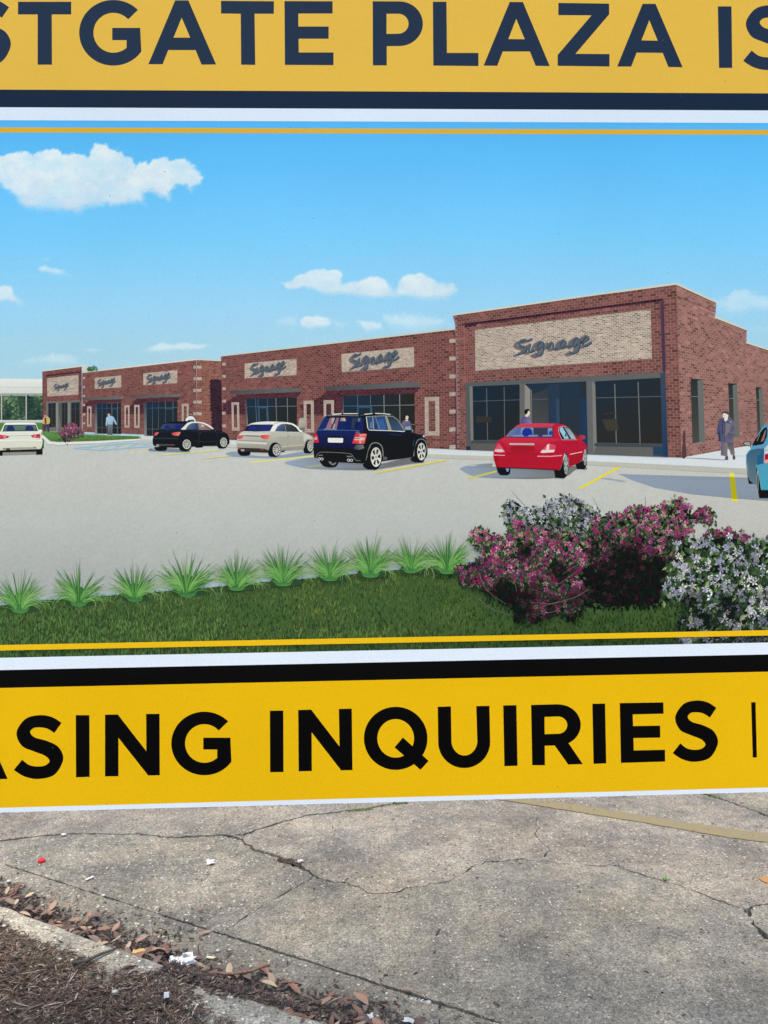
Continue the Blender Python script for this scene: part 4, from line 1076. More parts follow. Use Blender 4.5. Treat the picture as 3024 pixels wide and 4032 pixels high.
a.poly(Z7([(330, 420), (390, 392), (905, 394), (990, 420), (850, 455), (735, 575), (410, 570), (385, 480)]), None, grad=(Z7([(600, 400)])[0], (196, 48, 72), Z7([(600, 570)])[0], (176, 28, 52)))
a.poly(Z7([(440, 500), (560, 486), (700, 500), (690, 545), (560, 560), (460, 545)]), (160, 20, 44), smooth=3)
a.poly(Z7([(1000, 425), (1160, 424), (1250, 470), (1262, 520), (1230, 560), (1080, 590), (1040, 540), (1010, 500)]), (178, 30, 56)); a.poly(Z7([(1085, 590), (1226, 560), (1222, 640), (1085, 700)]), (162, 18, 44))
a.poly(Z7([(262, 600), (300, 598), (330, 715), (285, 714)]), (158, 18, 42)); a.poly(Z7([(290, 655), (640, 672), (930, 668), (980, 650), (960, 735), (640, 724), (330, 716)]), (176, 24, 50))
a.poly(Z7([(510, 262), (560, 248), (750, 240), (930, 243), (898, 276), (505, 281)]), (204, 62, 84)); a.stroke(Z7([(895, 278), (930, 252), (1010, 250)]), 1.6, (140, 20, 44))
gl = Z7([(390, 386), (440, 322), (498, 282), (896, 283), (906, 292), (905, 390), (500, 391)])
a.poly(gl, None, grad=(gl[1], (104, 116, 154), gl[4], (62, 70, 104)))
a.poly(Z7([(520, 290), (550, 290), (520, 362), (480, 372)]), (74, 104, 176)); a.poly(Z7([(556, 286), (690, 288), (686, 386), (552, 384)]), (128, 136, 158)); a.poly(Z7([(562, 384), (572, 320), (600, 292), (650, 292), (674, 318), (686, 384)]), (28, 52, 146)); a.poly(Z7([(692, 290), (842, 290), (846, 384), (694, 384)]), (56, 58, 80)); a.poly(Z7([(848, 292), (896, 292), (896, 384), (850, 384)]), (124, 134, 168)); a.poly(Z7([(860, 330), (896, 322), (896, 384), (856, 384)]), (40, 64, 150))
for x0, x1 in ((466, 588), (632, 744), (786, 896)): a.poly(Z7([(x0, 384), (x0 + 8, 368), (x1 - 8, 366), (x1, 384)]), (122, 138, 188))
a.stroke(Z7([(386, 389), (500, 393), (906, 393)]), 2.4, (88, 20, 40)); a.stroke(Z7([(906, 284), (908, 392)]), 1.8, (90, 26, 44))
a.poly(Z7([(964, 312), (976, 286), (1006, 276), (1040, 278), (1090, 300), (1130, 352), (1164, 416), (1002, 418), (980, 370)]), (28, 26, 32)); a.poly(Z7([(972, 312), (988, 284), (1008, 282), (1080, 408), (1030, 411), (1000, 360)]), (150, 192, 216)); a.poly(Z7([(1024, 284), (1046, 284), (1088, 304), (1122, 352), (1154, 410), (1104, 411)]), None, grad=(Z7([(1040, 290)])[0], (112, 134, 140), Z7([(1120, 405)])[0], (160, 186, 196))); a.poly(Z7([(1030, 384), (1040, 340), (1056, 384)]), (62, 86, 100))
a.stroke(Z7([(1002, 420), (980, 372), (962, 312), (974, 284), (1008, 273), (1050, 276)]), 2.2, (226, 150, 160), smooth=3); a.stroke(Z7([(1000, 420), (1166, 419)]), 2.0, (226, 160, 168))
a.poly(Z7([(1180, 376), (1200, 366), (1244, 370), (1258, 386), (1254, 410), (1212, 424), (1184, 404)]), None, grad=(Z7([(1180, 380)])[0], (170, 32, 56), Z7([(1258, 400)])[0], (140, 76, 96)))
a.poly(Z7([(266, 550), (298, 462), (318, 453), (382, 552), (330, 557)]), None, grad=(Z7([(300, 470)])[0], (202, 62, 82), Z7([(340, 530)])[0], (222, 118, 132))); a.poly(Z7([(268, 548), (272, 524), (350, 524), (376, 550), (330, 556)]), (206, 196, 188))
a.poly(Z7([(756, 560), (820, 490), (852, 460), (932, 478), (936, 500), (914, 556), (800, 564)]), None, grad=(Z7([(800, 480)])[0], (208, 90, 108), Z7([(920, 520)])[0], (206, 66, 88))); a.poly(Z7([(838, 470), (866, 466), (862, 530), (828, 530)]), (238, 196, 200)); a.poly(Z7([(766, 558), (786, 532), (926, 528), (912, 555), (800, 563)]), (222, 210, 202))
a.stroke(Z7([(430, 467), (700, 470)]), 8.2, (196, 170, 162)); a.stroke(Z7([(432, 479), (704, 482)]), 2.0, (110, 16, 36))
a.stroke(Z7([(385, 480), (410, 570), (735, 575), (850, 462)]), 1.5, (132, 12, 34))
a.stroke(Z7([(256, 584), (380, 590)]), 3.6, (238, 152, 166)); a.stroke(Z7([(734, 599), (880, 600), (1002, 590)]), 4.0, (238, 146, 162)); a.stroke(Z7([(1088, 579), (1222, 551)]), 3.0, (238, 190, 196))
a.stroke(Z7([(290, 720), (640, 731), (900, 744), (975, 754)]), 3.2, (84, 10, 28)); a.stroke(Z7([(1046, 450), (1080, 466)]), 2.2, (140, 14, 40)); a.stroke(Z7([(1150, 456), (1180, 462)]), 2.0, (140, 14, 40)); a.stroke(Z7([(1126, 424), (1170, 470), (1166, 660)]), 1.1, (142, 14, 38))
for cx_, cy_, rx_, ry_ in ((1046, 690, 22, 106), (1254, 610, 17, 88)):
    x, y = Z7([(cx_, cy_)])[0]
    a.ell(x, y, rx_ * Z7.k, ry_ * Z7.k, (168, 170, 174))
    for i in range(7):
        t = i * .9 + .2
        a.poly([(x + rx_ * Z7.k * r * math.cos(q), y + ry_ * Z7.k * r * math.sin(q)) for q, r in ((t, .25), (t - .16, .85), (t + .22, .88))], (62, 66, 72))
cars.append(a)

# white hatchback at the left edge
a = Art("printed_car", None, "printed white hatchback cut by the left side of the photo")
a.poly(Y7([(85, 1150), (1190, 1120), (1190, 1246), (-60, 1290)]), (146, 144, 138))
a.poly(Y7([(1180, 1040), (1330, 1030), (1396, 840), (1392, 1240), (1190, 1247)]), (20, 26, 32)); a.poly(Y7([(-66, 1080), (90, 1090), (88, 1282), (-62, 1288)]), (20, 26, 32)); a.poly(Y7([(80, 1090), (1195, 1060), (1192, 1142), (88, 1168)]), (24, 30, 36))
body = Y7([(-72, 830), (-60, 600), (-20, 510), (30, 490), (90, 360), (150, 240), (200, 206), (660, 194), (1130, 206), (1180, 240), (1262, 440), (1292, 505), (1345, 560), (1388, 700), (1396, 850), (1370, 1000), (1330, 1062), (1210, 1068), (80, 1106), (0, 1106), (-60, 1080)])
a.poly(body, None, grad=(Y7([(660, 210)])[0], (230, 235, 228), Y7([(660, 1080)])[0], (206, 206, 190)))
a.poly(Y7([(-60, 770), (1390, 752), (1390, 800), (700, 795), (-60, 820)]), (238, 241, 234)); a.poly(Y7([(-30, 880), (1385, 850), (1370, 980), (660, 1000), (-40, 1020)]), (214, 214, 198))
a.poly(Y7([(82, 494), (160, 278), (660, 268), (1172, 268), (1246, 478), (700, 484)]), (34, 46, 50)); a.poly(Y7([(120, 478), (184, 300), (660, 290), (1150, 290), (1214, 462), (700, 470)]), None, grad=(Y7([(500, 300)])[0], (98, 122, 108), Y7([(500, 470)])[0], (80, 108, 92)))
for p in ([(205, 470), (245, 320), (300, 298), (420, 300), (452, 330), (492, 464)], [(815, 460), (862, 320), (900, 302), (1050, 308), (1082, 340), (1122, 458)]): a.poly(Y7(p), (38, 50, 104))
a.stroke(Y7([(560, 480), (760, 476)]), 1.8, (24, 28, 30)); a.poly(Y7([(652, 196), (660, 165), (672, 196)]), (40, 44, 48))
a.poly(Y7([(-22, 590), (0, 592), (220, 622), (322, 640), (262, 702), (100, 732), (-22, 748)]), None, grad=(Y7([(0, 620)])[0], (206, 78, 92), Y7([(200, 700)])[0], (170, 40, 60))); a.poly(Y7([(120, 640), (240, 650), (180, 690), (110, 690)]), (232, 150, 152))
a.poly(Y7([(1004, 625), (1100, 592), (1302, 568), (1328, 600), (1322, 722), (1150, 696), (1060, 688)]), None, grad=(Y7([(1020, 620)])[0], (190, 56, 74), Y7([(1300, 690)])[0], (206, 84, 96))); a.poly(Y7([(1100, 640), (1190, 606), (1180, 650), (1130, 668)]), (234, 158, 160)); a.poly(Y7([(1200, 610), (1300, 590), (1300, 640), (1205, 645)]), (160, 28, 50))
a.stroke(Y7([(322, 640), (660, 628), (1004, 614)]), 1.6, (150, 156, 150)); a.stroke(Y7([(-60, 800), (700, 790), (1385, 760)]), 1.2, (186, 192, 186))
a.poly(Y7([(86, 1104), (108, 1030), (650, 1010), (1190, 1000), (1216, 1062), (660, 1090)]), (168, 164, 150)); a.poly(Y7([(104, 1056), (120, 1032), (214, 1026), (200, 1058)]), (190, 56, 62)); a.poly(Y7([(1090, 1000), (1180, 996), (1194, 1018), (1110, 1024)]), (190, 56, 62))
a.ell(*Y7([(272, 1082)])[0], 8.5, 5.5, (28, 30, 32), n=14); a.ell(*Y7([(272, 1078)])[0], 3.4, 2.6, (86, 84, 80), n=10)
a.poly(Y7([(1266, 446), (1300, 430), (1380, 436), (1386, 490), (1350, 540), (1300, 525)]), (226, 230, 222))
cars.append(a)

# blue car at the right edge
a = Art("printed_car", None, "printed light blue car cut by the right side of the photo")
a.poly(Z8([(1230, 1440), (1290, 1570), (1370, 1640), (1360, 1666), (1270, 1664)]), (12, 16, 22))
a.poly(Z8([(1412, 1290), (1500, 1500), (1520, 1785), (1700, 1790), (2560, 1790), (2560, 1962), (1480, 1956), (1440, 1700)]), (10, 14, 22))
body = Z8([(1214, 1085), (1250, 1018), (1305, 965), (1330, 885), (1375, 815), (1465, 650), (1545, 520), (1600, 474), (1700, 462), (2000, 455), (2300, 470), (2450, 640), (2560, 900), (2600, 1300), (2560, 1790), (1659, 1790), (1520, 1786), (1462, 1420), (1418, 1285), (1424, 1500), (1430, 1705), (1290, 1600), (1236, 1450), (1214, 1250)])
a.poly(body, None, grad=(Z8([(1600, 900)])[0], (86, 148, 184), Z8([(1600, 1780)])[0], (70, 160, 184)))
a.poly(Z8([(1225, 1085), (1310, 985), (1440, 955), (1585, 955), (1470, 1130), (1420, 1285), (1430, 1700), (1290, 1595), (1238, 1440)]), None, grad=(Z8([(1400, 980)])[0], (56, 96, 124), Z8([(1330, 1560)])[0], (96, 116, 124)))
a.poly(Z8([(1440, 1120), (1580, 960), (1580, 1250), (1430, 1290)]), (40, 92, 130)); a.poly(Z8([(1310, 960), (1400, 885), (1580, 870), (1659, 900), (1600, 945), (1440, 955)]), (92, 148, 182))
a.poly(Z8([(1336, 895), (1398, 770), (1560, 555), (1625, 515), (1648, 600), (1632, 720), (1560, 862), (1420, 892)]), (22, 28, 32)); a.poly(Z8([(1510, 815), (1600, 580), (1624, 590), (1570, 790), (1530, 818)]), (140, 106, 102)); a.poly(Z8([(1432, 800), (1490, 660), (1500, 660), (1446, 798)]), (150, 132, 126))
a.poly(Z8([(1720, 500), (2290, 510), (2400, 860), (1680, 880)]), (34, 56, 84))
a.poly(Z8([(1572, 1240), (1590, 1070), (1760, 1050), (1780, 1255)]), (178, 40, 60)); a.poly(Z8([(1600, 1180), (1760, 1160), (1760, 1250), (1585, 1245)]), (226, 150, 150)); a.poly(Z8([(1610, 1080), (1750, 1070), (1750, 1150), (1606, 1160)]), (160, 22, 44)); a.poly(Z8([(1592, 1060), (1600, 960), (1659, 890), (1780, 880), (1780, 1040)]), (198, 206, 206)); a.stroke(Z8([(1580, 1245), (1585, 960), (1659, 880)]), 1.6, (214, 220, 222)); a.stroke(Z8([(1604, 990), (1770, 970)]), 2, (90, 104, 110))
a.poly(Z8([(2380, 1050), (2560, 1060), (2570, 1250), (2390, 1250)]), (178, 40, 60)); a.poly(Z8([(1860, 1240), (2250, 1240), (2250, 1400), (1860, 1400)]), (210, 214, 212))
a.ell(*Z8([(1446, 1620)])[0], 4.0, 46, (150, 150, 148)); a.ell(*Z8([(1446, 1620)])[0], 2.0, 30, (60, 64, 68)); a.stroke(Z8([(1420, 1290), (1470, 1450), (1500, 1640), (1522, 1786)]), 2.2, (96, 170, 190)); a.ell(*Z8([(1248, 1400)])[0], 2.6, 34, (120, 124, 126))
a.poly(Z8([(1146, 850), (1180, 814), (1290, 808), (1316, 868), (1312, 912), (1300, 950), (1292, 908), (1190, 894)]), (20, 26, 30)); a.poly(Z8([(1166, 850), (1192, 826), (1280, 820), (1300, 868), (1296, 895), (1196, 880)]), (152, 156, 152))
cars.append(a)

# ------------------------------------------------------------------ planting in the print
def blade(art, x, y, ang, ln, w, c0, c1, bend=0.0, seg=4):
    pts = []
    a = ang
    px, py = x, y
    for k in range(seg + 1):
        pts.append((px, py))
        px += math.cos(a) * ln / seg; py -= math.sin(a) * ln / seg
        a += bend / seg
    art.stroke(pts, w, c0, w2=max(w * .12, .5), col2=c1)


SH_L = Y1([(-100, 560), (0, 600), (200, 660), (330, 780), (430, 1150), (760, 1330), (1050, 1320), (1400, 1180), (1659, 1180)]) + Y2([(700, 1200), (860, 1280), (720, 1500), (1200, 1640), (2600, 1640), (2600, 300), (0, 300)]) + Y1([(400, 500)])
SH_A = Y1([(-420, 880), (-340, 800), (0, 840), (250, 760), (330, 900), (420, 1160), (760, 1340), (1300, 1340), (1659, 1190)]) + Y2([(720, 1230), (740, 1660), (2600, 1660), (2600, 700), (300, 700)]) + Y1([(300, 700), (60, 960), (-250, 940)])
lawn = Art("printed_lawn", None, "dark green printed lawn along the bottom of the picture")
LX = [PX0, 0, 180, 300, 480, 640, 780, 1000, 1150, 1300, 1500, 1650, 1800, 1950, 2400, 3024, PX1]
LY = [2470, 2385, 2362, 2356, 2340, 2328, 2318, 2294, 2284, 2268, 2250, 2234, 2224, 2215, 2230, 2300, 2340]


def lawn_top(x):
    return np.interp(x, LX, LY)


lawn.poly([(x - 2, y - 14) for x, y in zip(LX, LY)] + [(x + 2, y + 10) for x, y in zip(reversed(LX), reversed(LY))], (164, 184, 198))
lawn.poly(list(zip(LX, LY)) + [(PX1, 2600), (PX0, 2600)], (68, 92, 52))


def lawn_col(x, y):
    n = float(fbm(np.array([x / 120.]), np.array([y / 60.]), 3, 61)[0])
    t = min(max((n - .3) * 2, 0), 1)
    c = lerp((72, 102, 57), (112, 130, 68), t)
    if x < 900: c = lerp(c, (92, 126, 74), .45)
    if x > 1500: c = lerp(c, (40, 62, 32), min((x - 1500) / 700, 1) * .6)
    k = 1.0
    d = y - float(lawn_top(x))
    if d < 26: k = .62 + .38 * d / 26
    if x > 1700 and inside(np.array([x + 14 * (n - .5)]), np.array([y + 60 * (n - .5)]), SH_A)[0]:
        c = lerp(c, (22, 46, 38), .75)
        if x > 2150: k *= .8
    return tuple(v * k for v in c)


N = 15000
for i in range(N):
    x = rng.uniform(PX0 + 10, PX1 - 10) if i % 6 == 0 else rng.uniform(-20, 3040)
    y0 = float(lawn_top(x))
    y = y0 + 3 + (2590 - y0) * (i / N)
    c = lawn_col(x, y)
    b = rng.random()
    c = lerp(c, (22, 38, 24), .5) if b < .36 else (tuple(min(v * rng.uniform(1.05, 1.3), 255) for v in c) if b > .62 else c)
    sc_ = .7 + .6 * (y - 2220) / 380
    h_ = rng.uniform(9, 20) * sc_; w_ = rng.uniform(1.6, 3.4) * sc_
    ln = rng.uniform(-6, 6)
    lawn.raw([(x - w_, y), (x + w_, y), (x + ln, y - h_)], [(0, 1, 2)], np.array([tuple(v * .8 for v in c), tuple(v * .8 for v in c), c]))

tufts = []
TF = [(78, 2410, 1.0), (310, 2384, 1.0), (530, 2366, .92), (735, 2346, 1.12), (932, 2322, .95), (1115, 2304, 1.02), (1300, 2284, .92), (1458, 2270, 1.02), (1618, 2253, .88), (1760, 2256, .96)]
trng = random.Random(3)
NAMES = ["leftmost", "second", "third", "fourth", "fifth", "sixth", "seventh", "eighth", "ninth", "tenth"]
for n_, (x, y, s) in enumerate(TF):
    s *= 1.16
    a = Art("printed_grass_tuft", None, ("%s printed ornamental grass tuft from the left along the lawn edge" % NAMES[n_]))
    a.poly([(x - 44 * s, y - 6), (x - 30 * s, y - 24 * s), (x + 36 * s, y - 24 * s), (x + 62 * s, y - 5), (x + 20 * s, y + 4), (x - 24 * s, y + 4)], (50, 76, 50), smooth=3)
    a.poly([(x - 22 * s, y), (x - 30 * s, y - 34 * s), (x - 12 * s, y - 62 * s), (x + 12 * s, y - 62 * s), (x + 32 * s, y - 34 * s), (x + 24 * s, y)], None, grad=((x, y - 60 * s), (52, 104, 62), (x, y), (76, 134, 74)), smooth=3)
    # back fan of upright blades, then light and dark ones in front, then arching outer leaves
    for k in range(56):
        u = trng.uniform(-1, 1)
        ang = math.pi / 2 - u * .95
        blade(a, x + u * 22 * s, y - trng.uniform(10, 40) * s, ang, trng.uniform(62, 128) * s * (1 - .25 * abs(u)), trng.uniform(3.2, 5.6) * s, (58, 108, 58), lerp((46, 98, 52), (112, 166, 92), trng.random()), -u * trng.uniform(0, .6))
    for k in range(46):
        u = trng.uniform(-1, 1)
        ang = math.pi / 2 - u * 1.2
        blade(a, x + u * 24 * s, y - trng.uniform(4, 34) * s, ang, trng.uniform(50, 112) * s, trng.uniform(2.2, 3.6) * s, lerp((64, 120, 58), (98, 154, 78), trng.random()), lerp((92, 150, 74), (160, 206, 116), trng.random()), -u * trng.uniform(.4, 1.5))
    for k in range(26):
        u = trng.uniform(.3, 1) * trng.choice((-1, 1))
        blade(a, x + u * 18 * s, y - trng.uniform(8, 30) * s, math.pi / 2 - u * .9, trng.uniform(55, 118) * s, trng.uniform(1.8, 3.0) * s, lerp((84, 144, 72), (122, 174, 92), trng.random()), (170, 204, 134), -u * trng.uniform(2.0, 3.3), seg=6)
    tufts.append(a)


def shrub(label, outline, kind, nl, nf, fs, seed, hole_dark=None, base=None):
    r = random.Random(seed)
    art = Art("printed_shrub", None, label)
    O = np.array(catmull(outline, True, 3))
    x0, y0 = O.min(0); x1, y1 = O.max(0)
    jag = []
    for i, q in enumerate(O):
        c = O.mean(0); d = q - c; d /= np.hypot(*d)
        jag.append(tuple(q - d * r.uniform(6, 20)))
    art.poly(jag, base or (22, 30, 30))

    def pick(margin):
        while True:
            x = r.uniform(x0, x1); y = r.uniform(y0, y1)
            if inside(np.array([x]), np.array([y]), O)[0]: return x, y

    def light(x, y):
        n = float(fbm(np.array([x / 46.]), np.array([y / 46.]), 3, seed)[0])
        v = (y - y0) / (y1 - y0)
        k = 1.12 - (0.95 if kind == 'm' else 0.62) * v ** 1.3 + (n - .5) * 1.1
        if hole_dark:
            for hx, hy, hr in hole_dark:
                k -= 0.9 * math.exp(-((x - hx) ** 2 + (y - hy) ** 2) / (hr * hr))
        return max(.06, min(1, k))
    def one_leaf(x, y, k):
        c = lerp((16, 26, 24), lerp((58, 88, 62), (104, 132, 82), r.random()), k * r.uniform(.35, 1))
        if r.random() < .12: c = lerp(c, (136, 150, 106), k)
        L = r.uniform(12, 24) * fs / 13; w_ = L * r.uniform(.2, .34)
        a = r.uniform(0, 6.3)
        if r.random() < .5: a = math.pi / 2 + r.uniform(-.7, .7)
        ca, sa = math.cos(a), math.sin(a)
        p = [(x, y), (x + ca * L * .45 - sa * w_, y + sa * L * .45 + ca * w_), (x + ca * L, y + sa * L), (x + ca * L * .45 + sa * w_, y + sa * L * .45 - ca * w_)]
        art.raw(p, [(0, 1, 2, 3)], np.array([c, tuple(v * .8 for v in c), c, tuple(min(v * 1.2, 255) for v in c)]))
    for i in range(nl):
        x, y = pick(0)
        one_leaf(x, y, light(x, y))
    for i in range(nf // 75):
        x, y = pick(0)
        a = r.uniform(-2.6, -.5)
        L = r.uniform(40, 110)
        art.stroke([(x, y), (x + math.cos(a) * L * .5 + r.uniform(-6, 6), y + math.sin(a) * L * .5), (x + math.cos(a) * L, y + math.sin(a) * L)], 2.6, lerp((34, 34, 32), (116, 116, 100), light(x, y)), w2=1.2, smooth=3)
    F = [pick(0) for i in range(nf)]
    F.sort(key=lambda q: light(*q) + r.uniform(-.3, .3))
    for x, y in F:
        k = light(x, y)
        if k < .12 and r.random() < .6: continue
        s = fs * r.uniform(.6, 1.25)
        if kind == 'm':
            tip = r.choice([(206, 108, 152), (178, 62, 120), (228, 168, 192), (150, 54, 112), (142, 72, 140), (120, 50, 112)]); ctr = r.choice([(142, 20, 70), (116, 24, 84), (176, 40, 84)])
        else:
            tip = r.choice([(210, 214, 222), (182, 186, 204), (160, 162, 186), (222, 220, 214), (142, 144, 172)]); ctr = r.choice([(150, 138, 164), (176, 168, 180), (132, 126, 156)])
        g = .28 + (.8 if kind == 'm' else .80) * k
        tip = tuple(min(v * g, 250) for v in tip); ctr = tuple(v * g for v in ctr)
        a0 = r.uniform(0, 6.3); sq = r.uniform(.6, 1); ro = r.uniform(0, 3.1); co, so = math.cos(ro), math.sin(ro)
        pts = [(x, y)]; fs_ = []; cols = [ctr]
        for q in range(5):
            if r.random() < .12: continue
            t = a0 + q * 1.2566
            ln = s * r.uniform(.8, 1.15)
            b = r.uniform(.82, 1.08)
            n = len(pts)
            for dt, rr in ((-.42, .58), (0, 1.0), (.42, .58)):
                ux, uy = math.cos(t + dt) * ln * rr, math.sin(t + dt) * ln * rr * sq
                pts.append((x + co * ux - so * uy, y + so * ux + co * uy)); cols.append(tuple(min(v * b * (1 if rr > .9 else .93), 252) for v in tip))
            fs_.append((0, n, n + 1, n + 2))
        if fs_: art.raw(pts, fs_, np.array(cols))
        if r.random() < .55: one_leaf(x + r.uniform(-1.6, 1.6) * fs, y + r.uniform(-1.6, 1.6) * fs, k)
    return art


shrubs = []
shrubs.append(shrub("white flowered printed shrub behind the pink one, highest against the car park", Y1([(590, 160), (680, 135), (740, 180), (800, 182), (850, 212), (950, 190), (1000, 220), (1025, 130), (1120, 105), (1210, 68), (1290, 85), (1390, 130), (1420, 170), (1470, 165), (1520, 220), (1590, 270), (1660, 420), (1640, 620), (1400, 640), (1000, 540), (800, 400), (640, 390), (600, 330)]), 'w', 1200, 420, 11, 201))
shrubs.append(shrub("magenta flowered printed shrub on the right, its lower half in deep shade", Y2([(-120, 330), (0, 280), (60, 240), (120, 255), (200, 225), (270, 195), (370, 168), (440, 188), (500, 185), (550, 200), (590, 122), (660, 150), (720, 105), (800, 92), (840, 150), (890, 180), (905, 260), (960, 210), (1050, 180), (1120, 230), (1140, 300), (1090, 352), (1000, 350), (930, 330), (910, 440), (850, 480), (850, 560), (760, 640), (720, 800), (620, 1000), (590, 1180), (300, 1205), (0, 1205), (-220, 1150), (-300, 1000), (-260, 720)]), 'm', 2200, 720, 11.5, 202, hole_dark=[Y2([(60, 1020)])[0] + (150,), Y2([(330, 1060)])[0] + (130,), Y2([(560, 900)])[0] + (70,)], base=(14, 20, 24)))
shrubs.append(shrub("few magenta flowers of a printed shrub behind the large white one", Y2([(1000, 470), (1060, 430), (1110, 418), (1200, 428), (1260, 388), (1330, 430), (1400, 470), (1470, 465), (1460, 545), (1350, 560), (1100, 560)]), 'm', 150, 90, 11, 203))
shrubs.append(shrub("large white flowered printed shrub in the lower right corner of the picture", Y2([(710, 552), (760, 540), (860, 528), (920, 530), (1000, 500), (1100, 500), (1200, 478), (1320, 478), (1400, 540), (1480, 528), (1550, 488), (1659, 528), (1900, 500), (2300, 560), (2700, 520), (3100, 640), (3100, 1680), (1100, 1680), (850, 1640), (720, 1540), (720, 1380), (850, 1290), (730, 1160), (600, 1150), (575, 950), (640, 800), (560, 830), (740, 700), (720, 620)]), 'w', 3000, 740, 18, 204, hole_dark=[Y2([(1250, 1180)])[0] + (46,), Y2([(1050, 1330)])[0] + (34,), Y2([(900, 1180)])[0] + (40,)]))
shrubs.append(shrub("magenta flowered printed shrub nearest the grass tufts, leaning left", Y1([(95, 785), (200, 790), (290, 735), (330, 700), (400, 715), (375, 640), (330, 590), (250, 570), (243, 480), (310, 405), (380, 425), (440, 450), (520, 475), (600, 465), (625, 385), (690, 322), (790, 348), (830, 400), (920, 390), (1000, 425), (1060, 450), (1150, 430), (1240, 425), (1310, 460), (1330, 560), (1390, 640), (1440, 720), (1430, 790), (1330, 860), (1390, 960), (1430, 1020), (1400, 1180), (1350, 1270), (1260, 1330), (1150, 1250), (1000, 1310), (850, 1345), (720, 1330), (670, 1200), (500, 1090), (330, 1010), (180, 965), (130, 880)]), 'm', 2400, 720, 12.5, 205, hole_dark=[Y1([(560, 1080)])[0] + (60,), Y1([(1180, 840)])[0] + (40,), Y1([(780, 1130)])[0] + (50,), Y1([(820, 640)])[0] + (36,)]))
for p in ([(1150, 1140), (1050, 1170), (960, 1200), (900, 1220)], [(1440, 1020), (1330, 1090), (1200, 1130), (1080, 1165), (860, 1150)], [(1420, 735), (1300, 790), (1180, 870)], [(1310, 850), (1200, 930), (1080, 1000)], [(340, 1115), (430, 1190), (560, 1250), (680, 1278)], [(690, 960), (740, 880), (770, 820)], [(640, 930), (700, 960), (720, 1040)], [(850, 720), (960, 560), (1010, 490)], [(1000, 1260), (1100, 1240), (1180, 1185)], [(350, 860), (390, 980), (480, 1080), (620, 1170)]):
    shrubs[-1].stroke(Y1(p), 1.9, (112, 114, 102), w2=1.0, smooth=4)
shrubs.append(shrub("small round pink printed bush on the lawn island", Z1([(487, 710), (500, 680), (540, 655), (590, 645), (640, 660), (670, 690), (686, 715), (660, 745), (600, 770), (540, 780), (500, 760)]), 'm', 160, 90, 6.5, 206, base=(70, 50, 60)))
sidewalk2_built = None

# ------------------------------------------------------------------ borders, bands and lettering
def band(name, y0, y1, col, label=None):
    z0 = float(sign_xz([(1512, y0)])[0, 1]); z1 = float(sign_xz([(1512, y1)])[0, 1])
    b = Art(name, sign, label)
    # pixel positions of the sheet's ends on that line
    out = []
    for z, x in ((z0, SX0 + .004), (z0, SX1 - .004), (z1, SX1 - .004), (z1, SX0 + .004)):
        d = np.array([x, SIGN_Y, z - CAM_H]); k = d @ FWD
        out.append((PW / 2 + F_PX * (d @ RT) / k, PH / 2 - F_PX * (d @ UP) / k))
    b.poly(out, col)
    return b


bands = [
    band("header_band", -326, 360.5, (222, 181, 78), "yellow header band with dark capital letters"),  # sky haze on the sheet put into the ink as a paler yellow
    band("dark_stripe", 360.5, 429, (36, 48, 68), "dark stripe under the yellow header band, bluish sky haze painted into its ink"),  # bluish tone is reflected sky haze painted into the dark ink
    band("white_stripe", 429, 479, (214, 227, 245)),
    band("gold_line", 506.7, 526.5, (214, 170, 58), "thin gold line across the printed sky"),
    band("gold_line", 2509, 2530.5, (234, 188, 32), "thin yellow line across the printed lawn"),
    band("white_stripe", 2558.5, 2606, (224, 234, 250)),
    band("dark_stripe", 2606, 2675, (3, 4, 8), "black stripe above the lower yellow band"),
    band("lower_band", 2675, 3137.5, (230, 182, 22), "yellow lower band with black capital letters"),
    band("white_edge", 3137.5, 3155.5, (222, 232, 248))]
h_band, l_band = bands[0], bands[7]
K = 0.91139
T1 = frame(0, 0, K); T2 = frame(1512, 0, K); T3 = frame(0, 2480, K); T4 = frame(1512, 2480, K)
HINK = (44, 57, 77); LINK = (3, 4, 7)  # header letter ink carries painted bluish sky haze, lower letters stay black
letters = []


def seg_path(parts):
    """parts: lists of points; each list is a smooth run, joined at corners"""
    out = []
    for p in parts:
        c = catmull(p, False, 8) if len(p) > 2 else list(p)
        out += c if not out or out[-1] != c[0] else c[1:]
    return out


def letter(band_, col, outer, holes=None):
    a = Art("letter", band_, None)
    a.poly(outer, col, holes=holes)
    letters.append(a)


def arc(cx, cy, rx, ry, a0, a1, n=24):
    return [(cx + rx * math.cos(math.radians(a0 + (a1 - a0) * i / n)), cy + ry * math.sin(math.radians(a0 + (a1 - a0) * i / n))) for i in range(n + 1)]


S_RUNS = [[(270, 399), (228, 374), (175, 366), (115, 382), (76, 440), (98, 497), (150, 522), (197, 540), (218, 563), (200, 582), (165, 587), (130, 580), (100, 558)], [(100, 558), (64, 602)], [(64, 602), (110, 630), (170, 641), (240, 622), (277, 557), (258, 505), (210, 478), (155, 462), (135, 440), (150, 422), (180, 419), (210, 425), (239, 443)], [(239, 443), (270, 399)]]


def s_letter(T, x0, x1, y0, y1, rot=0.0):
    sx, s_y = (x1 - x0) / 213.0, (y1 - y0) / 275.0
    return seg_path([T([(x0 + (p[0] - 64) * sx, y0 + (p[1] - 366) * s_y) for p in r]) for r in S_RUNS])


def g_letter(T, cx, cy, R, r, gx, gy):
    k = R / 142.0
    out = arc(cx, cy, R * 1.04, R, -44, -180, 30) + arc(cx, cy, R * 1.04, R, -180, -325, 32)
    out += [(gx, gy), (gx - 121 * k, gy), (gx - 121 * k, gy + 53 * k), (gx - 59 * k, gy + 53 * k), (gx - 59 * k, gy + 89 * k)]
    out += arc(cx, cy, r * 1.0, r, 50, 180, 24) + arc(cx, cy, r, r, 180, 318, 28)
    return T(out)


